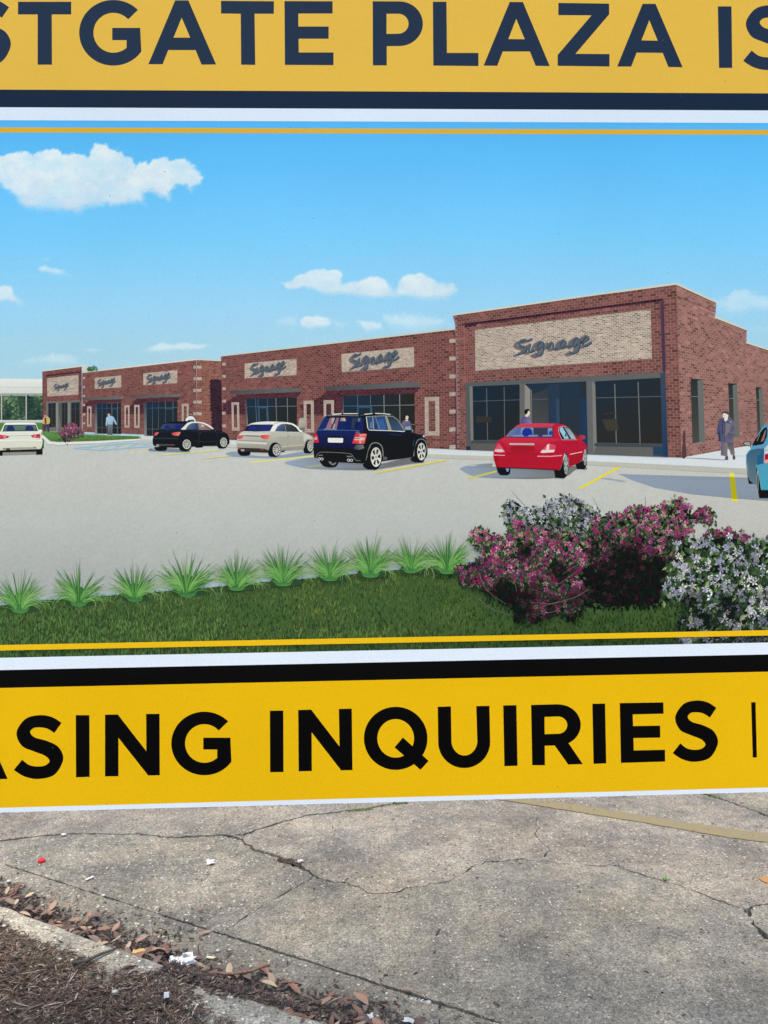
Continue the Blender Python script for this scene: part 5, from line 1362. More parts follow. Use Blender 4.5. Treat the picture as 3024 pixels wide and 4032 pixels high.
# header: STGATE PLAZA IS
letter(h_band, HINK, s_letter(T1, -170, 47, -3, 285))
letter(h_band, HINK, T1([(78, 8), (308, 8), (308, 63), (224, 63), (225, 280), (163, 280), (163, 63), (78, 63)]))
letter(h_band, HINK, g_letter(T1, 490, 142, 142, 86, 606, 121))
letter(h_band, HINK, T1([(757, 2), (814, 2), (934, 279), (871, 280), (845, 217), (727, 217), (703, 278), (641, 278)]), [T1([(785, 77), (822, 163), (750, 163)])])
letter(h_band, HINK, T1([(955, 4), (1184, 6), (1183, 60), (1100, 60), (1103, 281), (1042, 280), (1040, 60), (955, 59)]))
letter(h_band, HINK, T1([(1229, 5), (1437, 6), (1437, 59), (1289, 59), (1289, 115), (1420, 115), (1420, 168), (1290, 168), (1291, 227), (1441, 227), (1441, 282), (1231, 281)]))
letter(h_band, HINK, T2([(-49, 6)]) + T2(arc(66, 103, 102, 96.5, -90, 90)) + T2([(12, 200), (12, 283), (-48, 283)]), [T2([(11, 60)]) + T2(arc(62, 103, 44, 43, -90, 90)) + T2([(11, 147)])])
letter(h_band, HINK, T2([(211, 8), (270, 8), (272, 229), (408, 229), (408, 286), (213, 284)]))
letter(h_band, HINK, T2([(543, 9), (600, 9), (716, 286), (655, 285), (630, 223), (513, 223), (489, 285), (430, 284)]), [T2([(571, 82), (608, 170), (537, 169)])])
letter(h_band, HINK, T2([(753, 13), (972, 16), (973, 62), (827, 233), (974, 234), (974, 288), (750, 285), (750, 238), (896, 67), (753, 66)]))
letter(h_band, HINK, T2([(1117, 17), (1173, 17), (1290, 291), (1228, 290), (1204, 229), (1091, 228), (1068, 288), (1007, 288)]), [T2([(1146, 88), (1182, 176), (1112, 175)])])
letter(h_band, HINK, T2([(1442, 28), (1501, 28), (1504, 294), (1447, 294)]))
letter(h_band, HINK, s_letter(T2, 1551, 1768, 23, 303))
# lower: ASING INQUIRIES |
letter(l_band, LINK, T3([(-137, 370), (-82, 369), (38, 641), (-23, 642), (-49, 582), (-165, 585), (-190, 646), (-253, 648)]), [T3([(-109, 445), (-73, 530), (-143, 531)])])
letter(l_band, LINK, s_letter(T3, 64, 277, 366, 641))
letter(l_band, LINK, T3([(331, 366), (390, 366), (391, 632), (332, 634)]))
letter(l_band, LINK, T3([(457, 364), (512, 363), (635, 521), (634, 361), (692, 360), (693, 625), (643, 626), (515, 464), (515, 629), (457, 630)]))
letter(l_band, LINK, g_letter(T3, 885, 488, 137, 83, 997, 463))
letter(l_band, LINK, T3([(1167, 347), (1225, 346), (1226, 611), (1168, 612)]))
letter(l_band, LINK, T3([(1289, 344), (1345, 342), (1467, 501), (1464, 339), (1520, 338), (1523, 603), (1474, 604), (1347, 440), (1348, 607), (1291, 608)]))
q_ = Art("letter", l_band, None)
q_.poly(T4(arc(50, 466, 137, 136, 0, 360, 56)[:-1]), LINK, holes=[T4(arc(50, 466, 79, 83, 0, 360, 48)[:-1])])
q_.poly(T4([(81, 462), (192, 563), (157, 602), (45, 505)]), LINK)
letters.append(q_)
letter(l_band, LINK, T4([(231, 330), (288, 328), (290, 470)]) + T4(arc(346, 474, 56, 66, 178, 2, 20)) + T4([(401, 470), (397, 327), (454, 326), (457, 480)]) + T4(arc(345, 482, 112, 112, 0, 180, 26)))
letter(l_band, LINK, T4([(513, 324), (570, 323), (575, 584), (518, 586)]))
letter(l_band, LINK, T4([(633, 322), (745, 319)]) + T4(arc(752, 408, 95, 88, -86, 62, 22)) + T4([(795, 487), (856, 577), (793, 579), (735, 497), (692, 498), (693, 582), (638, 582)]), [T4([(691, 374), (745, 372)]) + T4(arc(750, 409, 39, 37, -86, 86, 16)) + T4([(692, 448)])])
letter(l_band, LINK, T4([(897, 317), (952, 316), (957, 574), (902, 576)]))
letter(l_band, LINK, T4([(1015, 314), (1203, 311), (1204, 360), (1071, 363), (1073, 413), (1189, 411), (1190, 463), (1074, 465), (1076, 518), (1210, 515), (1211, 566), (1020, 572)]))
letter(l_band, LINK, s_letter(T4, 1243, 1438, 303, 567))
letter(l_band, LINK, T4([(1581, 311), (1600, 310), (1606, 548), (1588, 549)]))

pic_o = pic.build()
for A in [pave] + clouds + [bridge, wood_, verge, sidewalk] + shops + [treetop, island, sidewalk2] + people + cars + [lawn] + tufts + shrubs:
    A.parent = pic_o
    A.build()
for b in bands:
    o = b.build()
    for L in letters:
        if L.parent is b: L.parent = o
for L in letters: L.build()
# ------------------------------------------------------------------ ground
def concrete(name, dark, light, stone=(0.62, 0.58, 0.5), amount=0.86, scale=115.0, bump=0.5, pit=0.10, warm=(0.40, 0.30, 0.21), warm_amt=0.3, mott=(.5, 1.5)):
    mt, ns, ls, b = new_mat(name)
    geo = node(ns, "ShaderNodeNewGeometry")
    pos = geo.outputs["Position"]

    def noise(scale, detail, rough=.6):
        n = node(ns, "ShaderNodeTexNoise", i_Scale=scale, i_Detail=detail, i_Roughness=rough)
        ls.new(pos, n.inputs["Vector"])
        return n.outputs[0]
    n1 = noise(1.7, 5)
    r1 = ramp(ns, [(.34, dark), (.66, light)]); ls.new(n1, r1.inputs[0])
    n1b = noise(5.5, 6)
    r1b = ramp(ns, [(.3, (.78, .78, .8)), (.7, (1.18, 1.16, 1.13))]); ls.new(n1b, r1b.inputs[0])
    c = mixc(ns, ls, 1.0, r1.outputs[0], r1b.outputs[0], 'MULTIPLY')
    n2 = noise(3.1, 4)
    r2 = ramp(ns, [(.45, (0, 0, 0)), (.7, (1, 1, 1))]); ls.new(n2, r2.inputs[0])
    mw = node(ns, "ShaderNodeMath", operation='MULTIPLY'); ls.new(r2.outputs[0], mw.inputs[0]); mw.inputs[1].default_value = warm_amt
    c = mixc(ns, ls, mw.outputs[0], c, warm)
    # weathering: dark damp blotches and pale scoured patches
    n6 = noise(2.4, 7, .68)
    r6 = ramp(ns, [(.36, (.66, .68, .72)), (.5, (1.0, 1.0, 1.0)), (.64, (1.3, 1.27, 1.2))]); ls.new(n6, r6.inputs[0])
    c = mixc(ns, ls, .85, c, r6.outputs[0], 'MULTIPLY')
    n7 = noise(22, 5, .7)
    r7 = ramp(ns, [(.3, (.78, .78, .78)), (.7, (1.2, 1.2, 1.2))]); ls.new(n7, r7.inputs[0])
    c = mixc(ns, ls, 1.0, c, r7.outputs[0], 'MULTIPLY')
    n8 = noise(150, 2, .6)
    r8 = ramp(ns, [(.3, (.7, .7, .7)), (.7, (1.3, 1.3, 1.3))]); ls.new(n8, r8.inputs[0])
    c = mixc(ns, ls, 1.0, c, r8.outputs[0], 'MULTIPLY')
    n3 = noise(75, 4, .75)
    r3 = ramp(ns, [(.28, (mott[0],) * 3), (.72, (mott[1],) * 3)]); ls.new(n3, r3.inputs[0])
    c = mixc(ns, ls, 1.0, c, r3.outputs[0], 'MULTIPLY')
    # exposed stones
    vo = node(ns, "ShaderNodeTexVoronoi", i_Scale=scale, i_Randomness=1.0); ls.new(pos, vo.inputs["Vector"])
    sx = node(ns, "ShaderNodeSeparateColor"); ls.new(vo.outputs["Color"], sx.inputs[0])
    n5 = noise(6.5, 3)
    th = node(ns, "ShaderNodeMapRange"); ls.new(n5, th.inputs[0]); th.inputs[1].default_value = .3; th.inputs[2].default_value = .7; th.inputs[3].default_value = amount + .06; th.inputs[4].default_value = amount - .10
    g1 = node(ns, "ShaderNodeMath", operation='GREATER_THAN'); ls.new(sx.outputs[0], g1.inputs[0]); ls.new(th.outputs[0], g1.inputs[1])
    d1 = node(ns, "ShaderNodeMath", operation='LESS_THAN'); ls.new(vo.outputs["Distance"], d1.inputs[0]); dr = node(ns, "ShaderNodeMapRange"); ls.new(sx.outputs[2], dr.inputs[0]); dr.inputs[3].default_value = .16; dr.inputs[4].default_value = .5; ls.new(dr.outputs[0], d1.inputs[1])
    st = node(ns, "ShaderNodeMath", operation='MULTIPLY'); ls.new(g1.outputs[0], st.inputs[0]); ls.new(d1.outputs[0], st.inputs[1])
    stc = ramp(ns, [(0.0, tuple(s * .55 for s in stone)), (.5, stone), (1.0, tuple(min(s * 1.3, .85) for s in stone))]); ls.new(sx.outputs[1], stc.inputs[0])
    c = mixc(ns, ls, st.outputs[0], c, stc.outputs[0])
    g2 = node(ns, "ShaderNodeMath", operation='LESS_THAN'); ls.new(sx.outputs[0], g2.inputs[0]); g2.inputs[1].default_value = pit
    pt = node(ns, "ShaderNodeMath", operation='MULTIPLY'); ls.new(g2.outputs[0], pt.inputs[0]); ls.new(d1.outputs[0], pt.inputs[1])
    c = mixc(ns, ls, pt.outputs[0], c, tuple(d * .38 for d in dark))
    ls.new(c, b.inputs["Base Color"])
    b.inputs["Roughness"].default_value = .9
    b.inputs["Specular IOR Level"].default_value = .25
    h = node(ns, "ShaderNodeMath", operation='ADD'); ls.new(n3, h.inputs[0])
    h2 = node(ns, "ShaderNodeMath", operation='MULTIPLY'); ls.new(vo.outputs["Distance"], h2.inputs[0]); h2.inputs[1].default_value = -.6
    ls.new(h2.outputs[0], h.inputs[1])
    bp = node(ns, "ShaderNodeBump", i_Strength=bump, i_Distance=.006); ls.new(h.outputs[0], bp.inputs["Height"]); ls.new(bp.outputs[0], b.inputs["Normal"])
    return mt


GREY_C = concrete("grey_concrete", (.138, .126, .097), (.214, .197, .155), stone=(.44, .41, .335), amount=.90, warm=(.215, .182, .130), warm_amt=.4)
WARM_C = concrete("worn_concrete", (.172, .154, .121), (.250, .226, .180), stone=(.39, .345, .275), amount=.82, pit=.16, scale=95, bump=.9, warm=(.205, .160, .108), warm_amt=.35, mott=(.42, 1.55))
KERB_C = concrete("kerb_concrete", (.26, .236, .176), (.37, .338, .26), stone=(.60, .55, .45), amount=.84, scale=85, bump=.8, warm=(.31, .262, .185))
GUT_C = concrete("gutter_concrete", (.138, .126, .096), (.212, .194, .150), stone=(.43, .395, .315), amount=.88, scale=100, warm=(.2, .165, .115))
SOIL = plain_mat("crack_soil", (.035, .032, .026), .95, .5, 60)

kt = np.array([.857, -.515]); kt /= np.hypot(*kt); kn = np.array([-kt[1], kt[0]])
E5 = frame(0, 3100, .91139); E6 = frame(1512, 3100, .91139); C8 = frame(900, 3160, .60277); C7 = frame(2500, 3100, .31585)
C4 = frame(0, 3400, .30139); C5 = frame(500, 3550, .36166); C6 = frame(1100, 3700, .36166)


class Crack:
    def __init__(self, px, w, seed, ext0=None, ext1=None, amp=.004, w_end=None, raw=None):
        P = ground(px) if raw is None else np.asarray(raw, float)
        if ext0 is not None: P = np.vstack([[ext0], P])
        if ext1 is not None: P = np.vstack([P, [ext1]])
        d = np.r_[0, np.cumsum(np.hypot(*np.diff(P, axis=0).T))]
        n = max(int(d[-1] / .009), 6)
        s = np.linspace(0, d[-1], n)
        Q = np.stack([np.interp(s, d, P[:, 0]), np.interp(s, d, P[:, 1])], 1)
        T = np.gradient(Q, axis=0); T /= np.hypot(T[:, 0], T[:, 1])[:, None]
        N = np.stack([-T[:, 1], T[:, 0]], 1)
        env = np.clip(np.minimum(s, d[-1] - s) / .03, 0, 1)
        Q = Q + N * ((fbm(s * 26, s * 0 + seed, 4, seed) - .5) * 2 * amp * env * 2.2)[:, None]
        h = w / 2 * np.clip(2.6 * fbm(s * 11, s * 0 + 3.3, 4, seed + 9) - .35, .22, 2.2)
        if w_end is not None: h = h * np.linspace(1, w_end / w, n)
        e = (fbm(s * 90, s * 0 + 7.7, 2, seed + 4) - .5)[:, None] * w * .9
        self.P, self.L, self.R = Q, Q + N * (h[:, None] + e), Q - N * (h[:, None] + np.roll(e, 3))


XW, YF = 7.0, 9.0
J1 = E5([(985, 207)]); J2 = E5([(1355, 382)]); J3 = E6([(1570, 530)]); J4 = E5([(965, 635)])
kj = float(ground(J4)[0] @ kn)              # joint line along the gutter


def kline(s, n): return kt * s + kn * n


SL = -4.3
c1 = Crack(E5([(0, 232), (130, 215), (240, 203), (360, 198), (490, 203), (600, 200), (700, 212), (760, 216), (860, 210)]) + J1, .011, 1, ext0=tuple(kline(SL, kj)))
cu = Crack(J1 + E5([(1050, 205), (1140, 175), (1240, 145), (1320, 122), (1400, 115), (1500, 100), (1600, 90), (1700, 72)]), .014, 2, ext1=(1.2, YF))
c12 = Crack(J1 + E5([(1040, 225), (1065, 245), (1110, 272), (1180, 288), (1230, 318), (1290, 340), (1330, 362)]) + J2, .014, 3, amp=.006)
c24 = Crack(J2 + E5([(1330, 408), (1290, 425), (1240, 455), (1170, 490), (1110, 525), (1050, 565), (995, 605)]) + J4, .011, 4)
c23 = Crack(J2 + C8([(640, 510), (760, 525), (860, 555), (920, 595), (1000, 595), (1110, 580), (1200, 552), (1260, 545), (1430, 515), (1520, 470), (1600, 420)]) + E6([(370, 350), (440, 325), (520, 318), (590, 312), (690, 318), (800, 333), (950, 345), (975, 335), (1040, 350), (1100, 372), (1190, 400), (1290, 430), (1370, 460), (1450, 492), (1540, 520)]) + J3, .010, 5, amp=.006)
c3r = Crack(J3 + E6([(1590, 515), (1650, 505), (1760, 500)]), .014, 6, ext1=(XW, 3.6))
c3d = Crack(J3 + E6([(1585, 570), (1610, 605), (1625, 615), (1700, 690)]), .017, 7, ext1=(XW, -1.2), w_end=.003)
ctr = Crack(E6([(1250, -20), (1370, 25), (1440, 48), (1520, 72), (1580, 95), (1659, 125), (1760, 165)]), .017, 8, ext0=(1.0, YF), ext1=(XW, 2.9), amp=.006)
sJ4 = float(ground(J4)[0] @ kt)
jl = Crack(None, .009, 9, raw=[kline(SL, kj), kline(-3, kj), kline(sJ4, kj)], amp=.0015)
jl0 = Crack(None, .011, 19, raw=[kline(-8, kj), kline(SL, kj)], amp=.0015)
jr = Crack(None, .009, 10, raw=[kline(sJ4, kj), kline(sJ4 + .8, kj), kline(7.5, kj)], amp=.0015, w_end=.004)
cm1 = Crack(E6([(692, 300), (715, 268), (700, 255), (672, 230), (650, 200), (668, 175), (655, 160), (662, 130)]), .006, 12, w_end=.002)
cm2 = Crack(E6([(440, 255), (545, 262), (600, 272), (650, 277), (688, 272)]), .004, 13)
cm3 = Crack(E6([(730, 266), (790, 270), (820, 285), (860, 300), (930, 312)]), .004, 14, w_end=.0015)
cm4 = Crack(E6([(985, 330), (1000, 318), (1040, 322), (1090, 330)]), .004, 15, w_end=.0015)

pavement = None


def slab_obj(name, outline, mat, z=0.0, holes=(), thick=.05, label=None, parent=None):
    loops = [[Vector((p[0], p[1], 0)) for p in outline]] + [[Vector((p[0], p[1], 0)) for p in h] for h in holes]
    flat = [v for l in loops for v in l]
    tris = tessellate_polygon(loops)
    n = len(flat)
    vs = [(v.x, v.y, z) for v in flat] + [(v.x, v.y, z - thick) for v in flat]
    fs = []
    for t in tris:
        a, b, c = (flat[i] for i in t)
        fs.append(tuple(t) if (b - a).cross(c - a).z > 0 else tuple(reversed(t)))
    k = 0
    for l in loops:
        m_ = len(l)
        for i in range(m_):
            a, b = k + i, k + (i + 1) % m_
            fs.append((a, b, b + n, a + n))
        k += m_
    o = link_mesh(name, vs, fs, mat, parent)
    if label: o["label"] = label
    return o


def loop(c): return list(c.L) + list(c.R[::-1])


bed_v = [(-XW, -6, -.026), (XW, -6, -.026), (XW, YF, -.026), (-XW, YF, -.026)]
pavement = link_mesh("concrete_pavement", bed_v, [(0, 1, 2, 3)], SOIL)
tag(pavement, "cracked old concrete pavement with a worn yellow line", kind="structure")
slab_obj("slab", list(jl0.L) + list(c1.L) + list(cu.L) + [(-XW, YF)], WARM_C, .001, label="brownish slab at the left under the sign edge", parent=pavement)
slab_obj("slab", list(c12.L) + list(c23.L) + list(c3r.L) + list(ctr.R[::-1]) + list(cu.R[::-1]), WARM_C, .0, holes=[loop(cm1), loop(cm2), loop(cm3), loop(cm4)], label="beige worn slab with rough exposed stones and hairline cracks", parent=pavement)
slab_obj("slab", list(ctr.L) + [(XW, YF)], GREY_C, .002, label="grey slab beyond the crack at the upper right", parent=pavement)
slab_obj("slab", list(c1.R) + list(c12.R) + list(c24.R) + list(jl.L[::-1]), GREY_C, -.002, label="wedge shaped grey slab at the left between the cracks and the gutter joint", parent=pavement)
slab_obj("slab", list(c24.L) + list(jr.L) + list(c3d.R[::-1]) + list(c23.R[::-1]), GREY_C, .0015, label="large grey slab with white stone specks at the lower right", parent=pavement)
slab_obj("slab", list(c3r.R) + list(c3d.L[::-1]), GREY_C, -.001, label="small grey slab corner at the right edge of the photo", parent=pavement)
KH, KW = .125, .15
KF = float(np.mean(ground(E5([(0, 503), (200, 578), (440, 668), (600, 725), (720, 770), (1330, 990)]), KH) @ kn)) + .006
gut = list(jl0.R) + list(jl.R) + list(jr.R) + [kline(7.5, KF + .002), kline(-8, KF + .002)]
slab_obj("gutter_slab", gut, GUT_C, -.001, label="grey gutter strip between the joint and the kerb", parent=pavement)


def decal(name, pts, z, mat, label):
    o = slab_obj(name, pts, mat, z, thick=.002, parent=pavement)
    o["label"] = label
    return o


def paint(name, col, under, lo, hi, scale=26):
    mt, ns, ls, b = new_mat(name)
    geo = node(ns, "ShaderNodeNewGeometry")
    n = node(ns, "ShaderNodeTexNoise", i_Scale=scale, i_Detail=8.0, i_Roughness=.75); ls.new(geo.outputs["Position"], n.inputs["Vector"])
    r = ramp(ns, [(lo, (0, 0, 0)), (hi, (1, 1, 1))]); ls.new(n.outputs[0], r.inputs[0])
    ls.new(mixc(ns, ls, r.outputs[0], under, col), b.inputs["Base Color"])
    b.inputs["Roughness"].default_value = .85
    bp = node(ns, "ShaderNodeBump", i_Strength=.6, i_Distance=.005); ls.new(n.outputs[0], bp.inputs["Height"]); ls.new(bp.outputs[0], b.inputs["Normal"])
    return mt


up = E6([(380, 28), (560, 48), (720, 66), (820, 78), (1000, 104), (1140, 127), (1280, 151), (1460, 176), (1659, 204), (1800, 224)])
lo = E6([(1800, 262), (1659, 240), (1500, 221), (1300, 186), (1100, 151), (900, 119), (720, 90), (560, 64), (380, 40)])
upg, log = ground(up), ground(lo)


def rough(P, a, seed):
    d = np.r_[0, np.cumsum(np.hypot(*np.diff(P, axis=0).T))]; s = np.linspace(0, d[-1], int(d[-1] / .012))
    Q = np.stack([np.interp(s, d, P[:, 0]), np.interp(s, d, P[:, 1])], 1)
    return Q + (np.stack([fbm(s * 40, s * 0, 3, seed), fbm(s * 40, s * 0 + 5, 3, seed)], 1) - .5) * a


decal("painted_line", list(rough(upg, .016, 3)) + list(rough(log, .016, 4)), .004, paint("worn_yellow_paint", (.215, .160, .052), (.165, .142, .095), .36, .62), "worn olive yellow parking line painted on the concrete")
decal("painted_mark", list(rough(ground(E6([(1608, 392), (1660, 388), (1800, 384), (1800, 440), (1690, 424), (1640, 412)])), .012, 5)), .004, paint("worn_orange_paint", (.36, .16, .035), (.22, .15, .085), .3, .6), "patch of orange paint at the right edge of the photo")

# far ground: one sheet to the horizon, a frame round the slabs
B = 400.0
fv = [(-B, -B, -.003), (B, -B, -.003), (B, B, -.003), (-B, B, -.003), (-XW, -6, -.003), (XW, -6, -.003), (XW, YF, -.003), (-XW, YF, -.003)]
g_o = link_mesh("ground", fv, [(0, 1, 5, 4), (1, 2, 6, 5), (2, 3, 7, 6), (3, 0, 4, 7)], GREY_C)
tag(g_o, kind="structure")

# kerb: a long rounded bar with chipped edges
prof = [(KF, -.05), (KF, KH - .022), (KF - .008, KH - .006), (KF - .025, KH), (KF - KW * .5, KH + .002), (KF - KW + .02, KH - .002), (KF - KW, KH - .012), (KF - KW, -.05)]
ss = np.concatenate([np.arange(-8, -3.4, .1), np.arange(-3.4, -.5, .016), np.arange(-.5, 7.5, .1)])
kv, kf = [], []
for i, s in enumerate(ss):
    for j, (n_, z_) in enumerate(prof):
        q = kline(s, n_)
        e = (fbm(np.array([s * 11 + j * 3.1]), np.array([j * 1.7]), 4, 31)[0] - .5)
        q = q + kn * e * (.012 if 0 < j < 7 else 0)
        kv.append((q[0], q[1], z_ + (e * .008 if 0 < j < 7 else 0)))
M = len(prof)
for i in range(len(ss) - 1):
    for j in range(M - 1):
        kf.append((i * M + j, i * M + j + 1, (i + 1) * M + j + 1, (i + 1) * M + j))
kerb = link_mesh("kerb", kv, [f_[::-1] for f_ in kf], KERB_C)
tag(kerb, "low concrete kerb with pale stones between mulch and gutter", kind="structure")

# mulch bed
MUL = plain_mat("mulch_soil", (.062, .040, .026), .95, .75, 70)
gs, gn = np.meshgrid(np.concatenate([np.arange(-8, -3.4, .4), np.arange(-3.4, -.6, .04), np.arange(-.6, 7.5, .4)]), np.concatenate([np.arange(-6, 1.0, .5), np.arange(1.0, KF - .03, .03)]))


def mulch_z(s, n):
    edge = np.clip((KF - .02 - n) / .5, 0, 1)
    spill = fbm(s * 3.3, n * 0 + 2.0, 3, 41)
    z = KH - .05 + .075 * np.clip((KF - .035 - n + (spill - .5) * .16) / .1, 0, 1) + .02 * edge + (fbm(s * 9, n * 9, 4, 42) - .5) * .03
    return z


def edge_n(s):                      # how far the mulch has spilled over the kerb top, traced from the photo
    X = np.array([kt @ q for q in ground(E5([(0, 575), (150, 660), (330, 715), (500, 800), (650, 840), (700, 800), (790, 850), (930, 985), (1000, 1023)]), KH)])
    Yn = np.array([kn @ q for q in ground(E5([(0, 575), (150, 660), (330, 715), (500, 800), (650, 840), (700, 800), (790, 850), (930, 985), (1000, 1023)]), KH)])
    o = np.argsort(X)
    return np.interp(s, X[o], Yn[o])


gz = KH - .034 + np.clip((edge_n(gs) - .02 - gn) / .07, -.4, 1) * .034 + (fbm(gs * 9, gn * 9, 4, 42) - .5) * .02 + .03 * np.clip((1.6 - gn) / .8, 0, 1)
mv = np.stack([gs * kt[0] + gn * kn[0], gs * kt[1] + gn * kn[1], gz], -1).reshape(-1, 3)
idx = np.arange(gs.size).reshape(gs.shape)
mf = np.stack([idx[:-1, :-1], idx[:-1, 1:], idx[1:, 1:], idx[1:, :-1]], -1).reshape(-1, 4)
bed = link_mesh("mulch_bed", mv.tolist(), mf.tolist(), MUL, smooth=True)
tag(bed, "planting bed of dark brown shredded mulch in the lower left", kind="structure")


def bed_z(s, n):
    return KH - .034 + np.clip((edge_n(s) - .02 - n) / .07, -.4, 1) * .034 + (fbm(s * 9, n * 9, 4, 42) - .5) * .02 + .03 * np.clip((1.6 - n) / .8, 0, 1)


def attr_mat(name, rough_=.85, noise_scale=150.0):
    mt, ns, ls, b = new_mat(name)
    at = node(ns, "ShaderNodeVertexColor", layer_name="Col")
    geo = node(ns, "ShaderNodeNewGeometry")
    n = node(ns, "ShaderNodeTexNoise", i_Scale=noise_scale, i_Detail=3.0); ls.new(geo.outputs["Position"], n.inputs["Vector"])
    r = ramp(ns, [(.3, (.7, .7, .7)), (.7, (1.25, 1.25, 1.25))]); ls.new(n.outputs[0], r.inputs[0])
    ls.new(mixc(ns, ls, 1.0, at.outputs[0], r.outputs[0], 'MULTIPLY'), b.inputs["Base Color"])
    b.inputs["Roughness"].default_value = rough_
    return mt


CHIP = attr_mat("shredded_bark")


def chips(name, x, y, z, ln, wd, th, col, label, cat, seed, tilt=.35):
    """many small bent slivers as one mesh"""
    r = np.random.RandomState(seed)
    n = len(x)
    yaw = r.uniform(0, 6.283, n); pit = r.uniform(-tilt, tilt, n); rol = r.uniform(-.8, .8, n)
    ax = np.stack([np.cos(yaw) * np.cos(pit), np.sin(yaw) * np.cos(pit), np.sin(pit)], 1)
    sd = np.stack([-np.sin(yaw) * np.cos(rol), np.cos(yaw) * np.cos(rol), np.sin(rol)], 1)
    upv = np.cross(ax, sd)
    c = np.stack([x, y, z], 1)
    bend = r.uniform(-.07, .07, n)
    V = []
    for t, w_ in ((-.5, .45), (-.1, 1.0), (.2, .9), (.5, .3)):
        off = sd * (bend * (1 - 4 * t * t) * ln)[:, None]
        for sgn in (-1, 1):
            V.append(c + ax * (t * ln)[:, None] + off + sd * (sgn * wd * w_ / 2)[:, None])
        V.append(c + ax * (t * ln)[:, None] + off + upv * (th * w_)[:, None])
    V = np.stack(V, 1).reshape(-1, 3)
    base = (np.arange(n) * 12)[:, None, None]
    F = []
    for k in range(3):
        a = k * 3
        F += [(a, a + 3, a + 5, a + 2), (a + 1, a + 2, a + 5, a + 4)]
    F = (base + np.array(F)[None]).reshape(-1, 4)
    me = bpy.data.meshes.new(name)
    me.from_pydata(V.tolist(), [], F.tolist())
    at = me.color_attributes.new("Col", 'FLOAT_COLOR', 'POINT')
    cc = np.repeat(col, 12, 0)
    at.data.foreach_set("color", np.concatenate([cc, np.ones((len(cc), 1))], 1).astype(np.float32).reshape(-1))
    me.materials.append(CHIP)
    o = bpy.data.objects.new(name, me); COL.objects.link(o)
    tag(o, label, cat, kind="stuff")
    return o


r_ = np.random.RandomState(5)
n = 24000
s = r_.uniform(-3.3, -.85, n); dn = r_.exponential(.28, n)
nn = edge_n(s) - .016 - dn + r_.normal(0, .011, n)
ok = nn > .9
far = r_.rand(n) < .02
nn = np.where(far & (r_.rand(n) < .5), nn + r_.uniform(.0, .06, n), nn)
so_ = r_.uniform(-6, 3.5, 16000); no_ = edge_n(so_) - .02 - r_.exponential(.6, 16000)
ko_ = ((so_ < -3.3) | (so_ > -.85) | (no_ < .9)) & (no_ > -1.5)
s, nn = np.r_[s[ok], so_[ko_]], np.r_[nn[ok], no_[ko_]]; n = len(s)
pal = np.array([[.098, .062, .038], [.15, .098, .062], [.062, .041, .027], [.21, .15, .10], [.32, .25, .18], [.12, .068, .041], [.42, .35, .27]])
cc = pal[r_.choice(7, n, p=[.24, .24, .16, .15, .08, .09, .04])] * r_.uniform(.7, 1.3, (n, 1))
q = s[:, None] * kt + nn[:, None] * kn
zz = np.maximum(bed_z(s, nn), np.where((nn > KF - KW) & (nn < KF), KH + .001, -1)) + r_.uniform(0, .012, n)
chips("mulch", q[:, 0], q[:, 1], zz, r_.uniform(.008, .034, n) * np.where(r_.rand(n) < .1, 1.9, 1), r_.uniform(.0015, .005, n), r_.uniform(.001, .003, n), cc, "shredded brown bark mulch covering the bed", "mulch", 6)

# ---- gutter litter: dark fragments as stuff, the larger leaves one by one
litter_px = E5([(-200, 330), (0, 385), (120, 430), (200, 468), (300, 520), (400, 560), (560, 590), (700, 620), (780, 618), (800, 690), (840, 720), (1000, 785), (1100, 800), (1180, 805), (1280, 850), (1400, 885), (1550, 905), (1659, 890), (1760, 960)])
LP = ground(litter_px)
lS = LP @ kt; lN = LP @ kn
o_ = np.argsort(lS)


def litter_far(s_): return np.interp(s_, lS[o_], lN[o_])


n = 10000
s = np.where(r_.rand(n) < .82, r_.uniform(-3.5, -.7, n), r_.uniform(-6, 3.5, n))
top = litter_far(s)
f_ = r_.beta(1.1, 1.9, n)
nn = KF + .004 + (top - KF) * f_ * np.where(r_.rand(n) < .06, 1.5, 1.0)
q = s[:, None] * kt + nn[:, None] * kn
zz = .003 + .034 * (1 - f_) ** 1.4 * np.clip((top - KF) / .12, .2, 1) * r_.rand(n) + .004 * r_.rand(n)
pal = np.array([[.045, .030, .022], [.030, .022, .018], [.095, .050, .034], [.14, .08, .055], [.07, .05, .04], [.20, .15, .11]])
cc = pal[r_.choice(6, n, p=[.3, .25, .17, .1, .13, .05])] * r_.uniform(.7, 1.3, (n, 1))
chips("leaf_litter", q[:, 0], q[:, 1], zz, r_.uniform(.008, .032, n), r_.uniform(.003, .011, n), r_.uniform(.001, .003, n), cc, "dark crumbled leaf and bark litter lining the gutter", "leaf litter", 8)
# spilled litter across the kerb
n = 1300
s0 = float(ground(E5([(740, 790)]), KH)[0] @ kt); s1 = float(ground(E5([(1330, 985)]), KH)[0] @ kt)
s = r_.uniform(s0 - .03, s1, n); k_ = (s - s0) / (s1 - s0)
nn = KF + .01 - np.abs(r_.normal(0, .035, n)) * np.clip(1.4 - 1.5 * k_, .12, 1.2)
q = s[:, None] * kt + nn[:, None] * kn
cc = pal[r_.choice(6, n)] * r_.uniform(.6, 1.2, (n, 1))
chips("kerb_litter", q[:, 0], q[:, 1], np.full(n, KH + .003) + r_.uniform(0, .008, n), r_.uniform(.008, .03, n), r_.uniform(.003, .009, n), r_.uniform(.001, .003, n), cc, "dark litter spilled over a stretch of the kerb", "leaf litter", 9)
